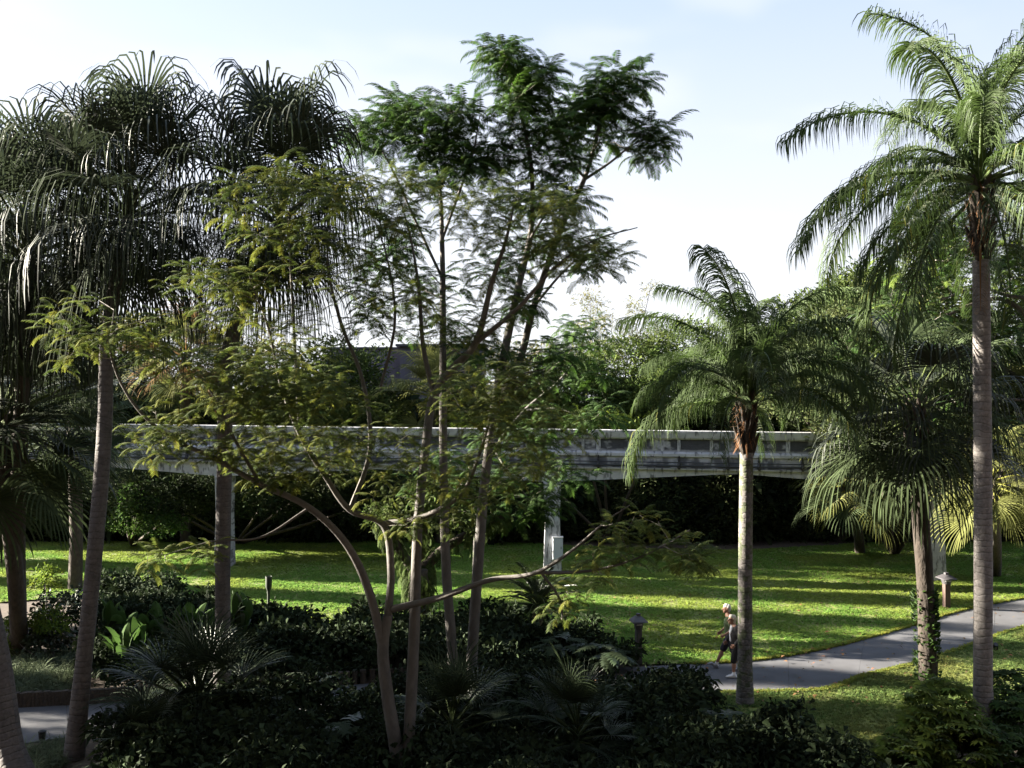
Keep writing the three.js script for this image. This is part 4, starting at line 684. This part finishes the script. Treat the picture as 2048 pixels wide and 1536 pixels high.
bush('croton_bush', 'lime green bush beside the rough left palm trunk', 'bush', [105, 1330], [[100, 1245, 34, 30, 26.5], [20, 1270, 28, 40, 26.5], [90, 1160, 24, 24, 28]], broadSprig, L.bright, 60, 713, 0.45, { stemName: 'stem', stem: 0.03 });
bush('dark_shrub', 'dark strappy shrub between the left palms at the lawn edge', 'bush', [130, 1290], [[130, 1220, 60, 34, 27.5], [95, 1290, 60, 30, 26.5]], broadSprig, glossy, 50, 714, 0.55, { stemName: 'stem', stem: 0.03 });
// grassy border plants
function strap(seed, n, l, w) { const R = rng(seed), b = new Blades(); for (let k = 0; k < n; k++) { const a = R() * 6.28, e = 0.7 + 0.7 * R(), ll = l * (0.7 + 0.5 * R()), p = []; let c = V((R() - 0.5) * 0.08, 0, (R() - 0.5) * 0.08), ee = e; for (let m = 0; m < 5; m++) { p.push(c.clone()); c = c.clone().add(V(Math.cos(a) * Math.cos(ee), Math.sin(ee), Math.sin(a) * Math.cos(ee)).multiplyScalar(ll / 4)); ee -= 0.5; } const t = 0.7 + 0.6 * R(); b.ribbon(p, [w, w, w * 0.8, w * 0.6, 0], V(-Math.sin(a), 0.2, Math.cos(a)), [t, t, t]); } return b.build(); }
const strapGeo = strap(360, 16, 0.5, 0.018);
const lir = leafMat(0.1, 0.125, 0.07, 0.25);
function cover(name, label, cat, poly, n, geo, mat, seed, s, y = 0) {
  const R = rng(seed), P0 = poly.map(([x, q]) => G(x, q)), list = []; let x0 = 1e9, x1 = -1e9, z0 = 1e9, z1 = -1e9; for (const p of P0) { x0 = Math.min(x0, p.x); x1 = Math.max(x1, p.x); z0 = Math.min(z0, p.z); z1 = Math.max(z1, p.z); }
  for (let k = 0; k < n * 6 && list.length < n; k++) { const p = V(lerp(x0, x1, R()), 0, lerp(z0, z1, R())); if (!inside(p, P0)) continue; const hmp = fbm(p.x * 0.9 + 70, p.z * 0.9 + 70, 999, 999, seed, 3); p.y = y * 2.2 * smooth(0.25, 0.75, hmp) * (0.5 + 0.6 * R()) + y * 0.2; list.push(M4(p, R() * 6.28, (R() - 0.5) * 1.2, (R() - 0.5) * 1.2, s * (0.45 + 0.8 * R()))); }
  const m = instances(scene, name, geo, mat, list, list.map(() => { const t = 0.6 + 0.8 * R(); return new THREE.Color().setRGB(t, t, t); })); m.userData = { kind: 'stuff', label, category: cat };
}
cover('border_grass', 'silvery strap leaved border grass above the log edging at lower left', 'border grass', [[-40, 1400], [5, 1330], [150, 1315], [160, 1385], [30, 1404]], 420, strapGeo, lir, 151, 1.0);
cover('edge_grass', 'small tuft of border grass beside the path light at lower left', 'border grass', [[45, 1500], [130, 1485], [135, 1530], [60, 1560]], 90, strapGeo, lir, 152, 0.7);
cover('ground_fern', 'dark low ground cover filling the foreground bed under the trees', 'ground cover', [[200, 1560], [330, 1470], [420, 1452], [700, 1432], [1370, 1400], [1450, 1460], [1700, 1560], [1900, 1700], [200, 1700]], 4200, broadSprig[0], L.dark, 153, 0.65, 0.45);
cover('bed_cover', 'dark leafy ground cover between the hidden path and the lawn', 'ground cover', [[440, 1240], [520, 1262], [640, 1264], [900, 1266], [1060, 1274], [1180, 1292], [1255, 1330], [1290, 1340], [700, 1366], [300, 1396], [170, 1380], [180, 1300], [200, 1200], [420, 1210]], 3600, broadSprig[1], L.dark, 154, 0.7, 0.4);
// schefflera like shrub at the right bottom
const whorl = [0, 1].map((k) => { const R = rng(370 + k), b = new Blades(); for (let j = 0; j < 9; j++) { const a = j * 0.698 + R() * 0.2, d = V(Math.cos(a), 0.1 - 0.2 * R(), Math.sin(a)), t = 0.8 + 0.4 * R(); b.ribbon([d.clone().multiplyScalar(0.03), d.clone().multiplyScalar(0.12), d.clone().multiplyScalar(0.22).add(V(0, -0.05, 0))], [0.02, 0.075, 0], V(-Math.sin(a), 0.1, Math.cos(a)), [t, t, t]); } return b.build(); });
bush('umbrella_shrub', 'bright glossy umbrella leaved shrub left of the tallest palm trunk at bottom right', 'shrub', [1880, 1520], [[1880, 1420, 75, 60, 18.6], [1840, 1480, 60, 50, 18.2], [1920, 1490, 70, 60, 18], [1800, 1520, 50, 40, 17.8]], whorl, L.bright, 150, 715, 0.9, { stemName: 'stem', stem: 0.03, tone: [0.35, 1.1], shell: 0.75 });
bush('umbrella_shrub', 'darker umbrella leaved shrub right of the tallest palm trunk in the corner', 'shrub', [2030, 1520], [[2020, 1390, 60, 50, 19.4], [2040, 1450, 60, 60, 18.6], [2000, 1500, 60, 50, 18]], whorl, L.broad, 150, 716, 0.9, { stemName: 'stem', stem: 0.03, tone: [0.4, 1.2], shell: 0.75 });
// ivy on trunk
{
  const o = thing('ivy', 'green ivy climbing the lower trunk of the cabbage palm by the path', 'ivy', G(1856, 1378)), R = rng(161), list = [], cols = [];
  const b = new Blades(); b.ribbon([V(0, 0, 0), V(0, 0.05, 0.02), V(0, 0.1, 0)], [0.03, 0.1, 0], V(1, 0, 0)); const g = b.build();
  for (let k = 0; k < 1300; k++) { const y = Math.pow(R(), 0.8) * 2.5, a = R() * 6.28, f = fbm(a * 1.2 + 5, y * 1.6 + 5, 99, 99, 163, 3), off = V(-0.3 * y / 6.8 + 0.02, 0, 0); if (f < 0.46 && R() < 0.8) continue; list.push(M4(V(Math.cos(a), 0, Math.sin(a)).multiplyScalar(0.215 + 0.05 * R()).add(V(0, y, 0)).add(off), -a + Math.PI / 2 + (R() - 0.5), (R() - 0.5) * 1.5, 0.6 + 0.8 * R(), 0.7 + 0.7 * R())); const t = 0.5 + R(); cols.push(new THREE.Color().setRGB(t, t, t)); }
  instances(o, 'ivy_leaf', g, L.broad, list, cols);
  part(o, 'vine', tube([V(0.2, 0, 0.1), V(0.15, 0.8, 0.19), V(-0.02, 1.6, 0.23), V(0.1, 2.3, 0.2)], [0.018, 0.015, 0.012, 0.006], 6), brownBark);
}
// fern covered forked stump tree on the lawn
{
  const base = G(838, 1262), o = thing('fern_clad_tree', 'dark forked tree shaggy with ferns on the lawn behind the front trunks', 'tree', base), R = rng(171), d = -base.z;
  const limbs = [[[838, 1262], [838, 1200], [836, 1140]], [[836, 1150], [800, 1100], [770, 1040]], [[836, 1150], [885, 1100], [950, 1060], [1010, 1030]], [[836, 1140], [845, 1060], [850, 980]]];
  const pts = []; limbs.forEach((l, i) => { const q = l.map(([x, y]) => P(x, y, d + (i - 1) * 0.3)), [c, r] = spline(q, i ? [0.2, 0.14, 0.08] : [0.36, 0.34, 0.3], 10); part(o, i ? 'limb' : 'trunk', tube(c.map((p) => p.clone().sub(base)), r, 9, true, 0.15), brownBark); c.forEach((p, k) => pts.push([p, r[k]])); });
  const list = [], cols = []; for (let k = 0; k < 420; k++) { const [p, r] = pts[Math.floor(R() * pts.length)], a = R() * 6.28; list.push(M4(p.clone().sub(base).add(V(Math.cos(a) * r, (R() - 0.3) * 0.3, Math.sin(a) * r)), -a, -0.5 - 0.5 * R(), 0, 0.55 + 0.5 * R())); const t = 0.5 + 0.9 * R(); cols.push(new THREE.Color().setRGB(t, t, t)); }
  instances(o, 'fern', tallLeaf[2], L.shrub, list, cols);
  mass(o, 'crown', broadSprig, L.shrub, [[P(770, 1035, d), 0.7, 0.45, 0.7], [P(940, 1040, d), 0.9, 0.45, 0.7], [P(850, 985, d), 0.7, 0.5, 0.7]], 24, 172, 0.6);
}

// ------------------------------------------------------------------ tall trees to the left, outside the frame, whose shade lies on lawn and beds
function shadeTree(p, q, h, r, seed, dens = 60, lowest = 0.25) {
  const s = V(Math.cos(SUN_AZ), 0, Math.sin(SUN_AZ)), n = V(-Math.sin(SUN_AZ), 0, Math.cos(SUN_AZ)), base = s.multiplyScalar(p).addScaledVector(n, q), ord = ['first', 'second', 'third', 'fourth', 'fifth', 'sixth', 'seventh', 'eighth', 'ninth', 'tenth'][seed - 900];
  const o = thing('shade_tree', ord + ' tall evergreen tree beyond the left edge, counted from the back', 'tree', base, 'tall evergreen trees beyond the left edge'), R = rng(seed);
  stems(o, base.clone(), [base.clone().setY(h * 0.9)], 0.3, brownBark, R);
  const bl = []; const n2 = Math.ceil(h / 2.2); for (let k = 0; k < n2; k++) { const f = lerp(lowest, 1, (k + 0.5) / n2); bl.push([base.clone().add(V((R() - 0.5) * r * 0.3, h * f - 0.6, (R() - 0.5) * r * 0.3)), r * (1.05 - 0.35 * f), 1.7, r * (1.05 - 0.35 * f)]); }
  mass(o, 'crown', fineSprig, L.shrub, bl, dens, seed, 1.15, [0.6, 1.4], 0.1);
}
const SHADE = [[-44, -32.2, 16, 0.42], [-40, -35.9, 15, 0.95], [-60, -43.8, 19, 2.6], [-60, -49.5, 18, 3.2], [-44, -25.6, 15, 1.0], [-40, -16.6, 14, 1.6], [-42, -19.8, 9, 1.3], [-42, -22.8, 14.5, 0.8], [-42, -12, 14, 2.2], [-40, -6, 13, 2.6]];
SHADE.forEach(([p, q, h, r], k) => shadeTree(p, q, h, r, 900 + k, k < 2 ? 150 : 60));

// ------------------------------------------------------------------ the building whose balcony the photograph is taken from
{
  const o = thing('hotel_wing', 'long balconied building wing behind the viewpoint', 'building', V(0, 0, 4)), wall = new THREE.MeshStandardMaterial({ color: new THREE.Color().setRGB(0.2, 0.17, 0.14), roughness: 0.9 }), pane = new THREE.MeshStandardMaterial({ color: new THREE.Color().setRGB(0.03, 0.035, 0.04), roughness: 0.15 });
  part(o, 'wall', new THREE.BoxGeometry(130, 30, 8).translate(0, 15, 4.6), wall);
  for (let f = 0; f < 9; f++) { part(o, 'balcony_slab', new THREE.BoxGeometry(130, 0.25, 3.2).translate(0, 2.7 + f * 3.1, -1.0), wall); for (let k = 0; k < 26; k++) part(o, 'sliding_door', new THREE.BoxGeometry(2.6, 2.2, 0.06).translate(-62.5 + k * 5, 4.1 + f * 3.1, 0.56), pane); }
  for (let k = 0; k < 27; k++) part(o, 'party_wall', new THREE.BoxGeometry(0.25, 29.5, 2.9).translate(-65 + k * 5, 14.75, -0.86), wall);
}

// ------------------------------------------------------------------ walkers
function mc(bones, k, center, half, res) {
  const m = new MarchingCubes(res, new THREE.MeshStandardMaterial(), false, false, 120000), f = m.field, p = V(0, 0, 0), ab = V(0, 0, 0), ap = V(0, 0, 0);
  const hs = res / 2;
  const B = bones.map((b) => ({ ...b, ab: b.b.clone().sub(b.a), sx: b.s ?? [1, 1, 1] }));
  for (let z = 0; z < res; z++) for (let y = 0; y < res; y++) for (let x = 0; x < res; x++) {
    p.set(center.x + (x - hs) / hs * half, center.y + (y - hs) / hs * half, center.z + (z - hs) / hs * half);
    let d = 1e3;
    for (const b of B) {
      ap.copy(p).sub(b.a); const l2 = b.ab.lengthSq(), t = l2 ? clamp(ap.dot(b.ab) / l2, 0, 1) : 0; ap.addScaledVector(b.ab, -t);
      const q = Math.hypot(ap.x / b.sx[0], ap.y / b.sx[1], ap.z / b.sx[2]) - lerp(b.ra, b.rb, t);
      const h = clamp(0.5 + 0.5 * (q - d) / k, 0, 1); d = lerp(q, d, h) - k * h * (1 - h);
    }
    f[z * res * res + y * res + x] = -d;
  }
  m.isolation = 0; m.update();
  const n = m.count, g = new THREE.BufferGeometry(), pa = m.positionArray.slice(0, n * 3), na = m.normalArray.slice(0, n * 3);
  for (let i = 0; i < n; i++) { pa[i * 3] = pa[i * 3] * half + center.x; pa[i * 3 + 1] = pa[i * 3 + 1] * half + center.y; pa[i * 3 + 2] = pa[i * 3 + 2] * half + center.z; const l = Math.hypot(na[i * 3], na[i * 3 + 1], na[i * 3 + 2]) || 1; na[i * 3] /= l; na[i * 3 + 1] /= l; na[i * 3 + 2] /= l; }
  g.setAttribute('position', new THREE.BufferAttribute(pa, 3)); g.setAttribute('normal', new THREE.BufferAttribute(na, 3));
  return g;
}
const bone = (a, b, ra, rb, s) => ({ a: V(...a), b: V(...b), ra, rb: rb ?? ra, s });
const cloth = (r, g, b, rough = 0.9) => new THREE.MeshStandardMaterial({ color: new THREE.Color().setRGB(r, g, b), roughness: rough });
const skin = cloth(0.3, 0.155, 0.105, 0.6);
function hand(wrist, dir, palmN) {                                          // relaxed hand: palm, four fingers, thumb
  const d = dir.clone().normalize(), s = d.clone().cross(palmN).normalize(), n = s.clone().cross(d), w = wrist, at = (a, b, c) => w.clone().addScaledVector(d, a).addScaledVector(s, b).addScaledVector(n, c), B = [];
  const add = (p, q, ra, rb) => B.push({ a: p, b: q, ra, rb });
  add(at(0, 0, 0), at(0.05, 0, 0), 0.024, 0.022); for (const k of [-1, 0, 1]) add(at(0.02, k * 0.014, 0), at(0.085, k * 0.026, 0), 0.016, 0.013);
  [[-0.031, 0.055], [-0.01, 0.068], [0.011, 0.063], [0.031, 0.048]].forEach(([o, l]) => { add(at(0.085, o, 0), at(0.085 + l * 0.5, o * 1.08, 0.012), 0.0095, 0.009); add(at(0.085 + l * 0.5, o * 1.08, 0.012), at(0.085 + l * 0.85, o * 1.08, 0.038), 0.009, 0.0075); });
  add(at(0.025, -0.022, 0.005), at(0.055, -0.052, 0.018), 0.013, 0.011); add(at(0.055, -0.052, 0.018), at(0.085, -0.052, 0.032), 0.0105, 0.0085);
  return mc(B, 0.008, at(0.07, 0, 0.01), 0.12, 56);
}
function walker(cfg) {
  const o = thing('person', cfg.label, 'person', cfg.base); o.rotation.y = cfg.yaw ?? 0; o.scale.setScalar(cfg.scale);
  const { J } = cfg, lm = cfg.limb ?? 1;
  const h = J.head, bodyB = [
    bone(J.neck, [h[0] + 0.02, h[1] - 0.07, h[2]], 0.056, 0.05), bone(J.chest, J.neck, 0.11, 0.06), bone([J.pel[0], J.pel[1] - 0.02, J.pel[2]], J.chest, 0.12, 0.13),
    ...[0, 1].flatMap((k) => [bone(J.hip[k], J.knee[k], 0.078 * lm, 0.056 * lm), bone(J.knee[k], J.ank[k], 0.056 * lm, 0.036), bone([lerp(J.knee[k][0], J.ank[k][0], 0.3) + 0.015, lerp(J.knee[k][1], J.ank[k][1], 0.3), J.knee[k][2]], [lerp(J.knee[k][0], J.ank[k][0], 0.5), lerp(J.knee[k][1], J.ank[k][1], 0.5), J.ank[k][2]], 0.052 * lm, 0.04),
      bone(J.sh[k], J.el[k], 0.052 * lm, 0.04), bone(J.el[k], J.wr[k], 0.04, 0.026), bone(J.neck, J.sh[k], 0.06, 0.055)])];
  const gs = [mc(bodyB, 0.03, V(0, 0.86, 0), 0.96, 128)];
  const hb = [bone([h[0] + 0.012, h[1] + 0.03, h[2]], [h[0] - 0.004, h[1] + 0.03, h[2]], 0.088, 0.088, [1.06, 1.05, 0.9]), bone([h[0] - 0.03, h[1] - 0.03, h[2]], [h[0] - 0.052, h[1] - 0.072, h[2]], 0.062, 0.04, [1, 1, 0.95]), bone([h[0] - 0.094, h[1] + 0.015, h[2]], [h[0] - 0.112, h[1] - 0.022, h[2]], 0.011, 0.016), bone([h[0] - 0.082, h[1] - 0.052, h[2] - 0.018], [h[0] - 0.082, h[1] - 0.052, h[2] + 0.018], 0.012, 0.012),
    ...[-1, 1].flatMap((s) => [bone([h[0] + 0.012, h[1] + 0.025, h[2] + s * 0.084], [h[0] + 0.008, h[1] - 0.018, h[2] + s * 0.08], 0.016, 0.011, [1, 1, 0.6]), bone([h[0] - 0.066, h[1] + 0.024, h[2] + s * 0.03], [h[0] - 0.066, h[1] + 0.024, h[2] + s * 0.032], 0.022, 0.022)]), bone([h[0] + 0.02, h[1] - 0.05, h[2]], [h[0] + 0.025, h[1] - 0.12, h[2]], 0.055, 0.052)];
  gs.push(mc(hb, 0.014, V(h[0] - 0.01, h[1] - 0.01, h[2]), 0.15, 76));
  for (const k of [0, 1]) { const d = V(...J.wr[k]).sub(V(...J.el[k])); gs.push(hand(V(...J.wr[k]), d, V(0, 0, k ? 1 : -1).cross(d).cross(d).negate())); }
  part(o, 'body', mergeGeometries(gs), cfg.skin ?? skin);
  for (const s of [-1, 1]) { part(o, 'eye', new THREE.SphereGeometry(0.012, 10, 8).translate(h[0] - 0.082, h[1] + 0.024, h[2] + s * 0.031), cloth(0.06, 0.05, 0.04, 0.3)); }
  const hair = [bone([h[0] + 0.025, h[1] + 0.055, h[2]], [h[0] - 0.01, h[1] + 0.075, h[2]], 0.089, 0.072, [1.05, 1, 0.98]), bone([h[0] + 0.05, h[1] + 0.02, h[2]], [h[0] + 0.05, h[1] - (cfg.hairLow ?? 0.02), h[2]], 0.075, 0.06)];
  part(o, 'hair', mc(hair, 0.02, V(h[0] + 0.02, h[1] + 0.03, h[2]), 0.16, 64), cfg.hair);
  for (const c of cfg.clothes) { const m = part(o, c.name, mc(c.bones, c.k ?? 0.035, V(...c.at), c.half, c.res ?? 84), c.mat); if (c.label) m.userData.label = c.label; }
  for (const k of [0, 1]) {
    const a = J.ank[k], f = J.toe[k], hx = [a[0] + 0.035, a[1] - 0.055, a[2]];
    part(o, 'shoe', mc([bone([a[0], a[1] - 0.01, a[2]], hx, 0.046, 0.042), bone(hx, [f[0] + 0.07, f[1] + 0.012, f[2]], 0.042, 0.042, [1, 0.85, 1]), bone([f[0] + 0.07, f[1] + 0.01, f[2]], f, 0.042, 0.034, [1, 0.8, 1.1]), bone(a, [a[0] - 0.05, a[1] - 0.035, a[2]], 0.044, 0.044)], 0.03, V((a[0] + f[0]) / 2, (a[1] + f[1]) / 2, a[2]), 0.19, 60), cfg.shoe);
    part(o, 'sock', tube([V(a[0], a[1] - 0.03, a[2]), V(lerp(a[0], J.knee[k][0], 0.18), lerp(a[1], J.knee[k][1], 0.18), a[2])], [0.046, 0.046], 12), cfg.sock);
  }
  return o;
}
{ // man: facing left, striding, heel of the leading foot striking
  const J = { head: [-0.07, 1.63, 0], neck: [-0.035, 1.47, 0], chest: [-0.01, 1.26, 0], pel: [0.02, 0.95, 0], sh: [[0, 1.41, 0.185], [0, 1.41, -0.185]], el: [[0.05, 1.13, 0.25], [-0.02, 1.13, -0.25]], wr: [[-0.14, 0.99, 0.21], [-0.2, 0.98, -0.2]], hip: [[0.01, 0.9, 0.09], [0.03, 0.9, -0.09]], knee: [[0.1, 0.5, 0.09], [-0.17, 0.5, -0.09]], ank: [[0.31, 0.13, 0.09], [-0.35, 0.1, -0.09]], toe: [[0.15, 0.035, 0.09], [-0.54, 0.115, -0.09]] };
  walker({
    label: 'white haired person in a dark green shirt and dark shorts striding left along the path', base: G(1459, 1339), scale: 1.0, yaw: -0.12, J, hair: cloth(0.62, 0.6, 0.56), shoe: cloth(0.28, 0.28, 0.3, 0.7), sock: cloth(0.6, 0.6, 0.6),
    clothes: [
      { name: 'shirt', mat: cloth(0.035, 0.055, 0.022), at: [0, 1.2, 0], half: 0.42, bones: [bone([0.015, 0.96, 0], J.chest, 0.155, 0.16, [0.9, 1, 1.1]), bone(J.chest, [-0.03, 1.43, 0], 0.15, 0.085, [0.85, 1, 1.1]), ...[0, 1].flatMap((k) => [bone([0, 1.42, 0.09 * (1 - 2 * k)], J.sh[k], 0.075, 0.072), bone(J.sh[k], [lerp(J.sh[k][0], J.el[k][0], 0.62), lerp(J.sh[k][1], J.el[k][1], 0.62), lerp(J.sh[k][2], J.el[k][2], 0.62)], 0.072, 0.07)])] },
      { name: 'shorts', mat: cloth(0.02, 0.018, 0.028), at: [0, 0.78, 0], half: 0.36, bones: [bone([0.01, 0.98, 0], [0.01, 0.9, 0], 0.15, 0.15, [0.9, 1, 1.1]), ...[0, 1].map((k) => bone(J.hip[k], [lerp(J.hip[k][0], J.knee[k][0], 0.9), lerp(J.hip[k][1], J.knee[k][1], 0.9), J.hip[k][2]], 0.105, 0.09))] },
    ],
  });
  const K = { head: [-0.08, 1.5, 0], neck: [-0.03, 1.36, 0], chest: [-0.01, 1.17, 0], pel: [0.02, 0.88, 0], sh: [[0.01, 1.3, 0.165], [0.01, 1.3, -0.165]], el: [[0.09, 1.05, 0.23], [0, 1.05, -0.23]], wr: [[-0.06, 0.9, 0.21], [-0.16, 0.92, -0.18]], hip: [[0.01, 0.83, 0.085], [0.02, 0.83, -0.085]], knee: [[-0.06, 0.45, 0.085], [0.09, 0.47, -0.085]], ank: [[-0.06, 0.095, 0.085], [0.25, 0.17, -0.085]], toe: [[-0.24, 0.04, 0.085], [0.11, 0.035, -0.085]] };
  walker({
    label: 'shorter person with pale hair, black jacket over white top, half behind the palm trunk', base: G(1470, 1354), scale: 1.0, yaw: 0.08, J: K, hair: cloth(0.62, 0.55, 0.44), hairLow: 0.05, shoe: cloth(0.75, 0.75, 0.78, 0.6), sock: cloth(0.75, 0.75, 0.75), limb: 0.92,
    clothes: [
      { name: 'jacket', mat: cloth(0.007, 0.006, 0.008), at: [0.02, 1.08, 0], half: 0.42, bones: [bone([0.035, 0.84, 0], [0.015, 1.14, 0], 0.165, 0.165, [0.94, 1, 1.1]), bone([0.015, 1.14, 0], [0.0, 1.3, 0], 0.165, 0.1, [0.92, 1, 1.15]), ...[0, 1].flatMap((k) => [bone([0, 1.31, 0.08 * (1 - 2 * k)], K.sh[k], 0.07, 0.068), bone(K.sh[k], K.el[k], 0.068, 0.06), bone(K.el[k], [lerp(K.el[k][0], K.wr[k][0], 0.9), lerp(K.el[k][1], K.wr[k][1], 0.9), K.wr[k][2]], 0.058, 0.046)])] },
      { name: 'top', mat: cloth(0.7, 0.7, 0.75), at: [-0.05, 1.13, 0], half: 0.3, k: 0.02, bones: [bone([-0.1, 0.98, 0.02], [-0.105, 1.2, 0.015], 0.05, 0.055, [1, 1, 0.8]), bone([-0.1, 1.2, 0.015], [-0.055, 1.34, 0], 0.055, 0.06)] },
      { name: 'shorts', mat: cloth(0.007, 0.006, 0.009), at: [0, 0.68, 0], half: 0.34, bones: [bone([0.02, 0.9, 0], [0.02, 0.82, 0], 0.15, 0.15, [0.9, 1, 1.1]), ...[0, 1].map((k) => bone(K.hip[k], [lerp(K.hip[k][0], K.knee[k][0], 0.98), lerp(K.hip[k][1], K.knee[k][1], 0.98), K.hip[k][2]], 0.105, 0.085))] },
      { name: 'sunglasses', mat: cloth(0.01, 0.01, 0.012, 0.2), at: [-0.12, 1.522, 0], half: 0.13, k: 0.006, res: 64, bones: [...[-1, 1].flatMap((s) => [bone([-0.172, 1.52, s * 0.032], [-0.168, 1.518, s * 0.045], 0.02, 0.018, [0.5, 1, 1]), bone([-0.165, 1.528, s * 0.06], [-0.075, 1.53, s * 0.084], 0.007, 0.006)]), bone([-0.175, 1.526, -0.02], [-0.175, 1.526, 0.02], 0.006, 0.006)] },
    ],
  });
}

renderer.render(scene, camera);
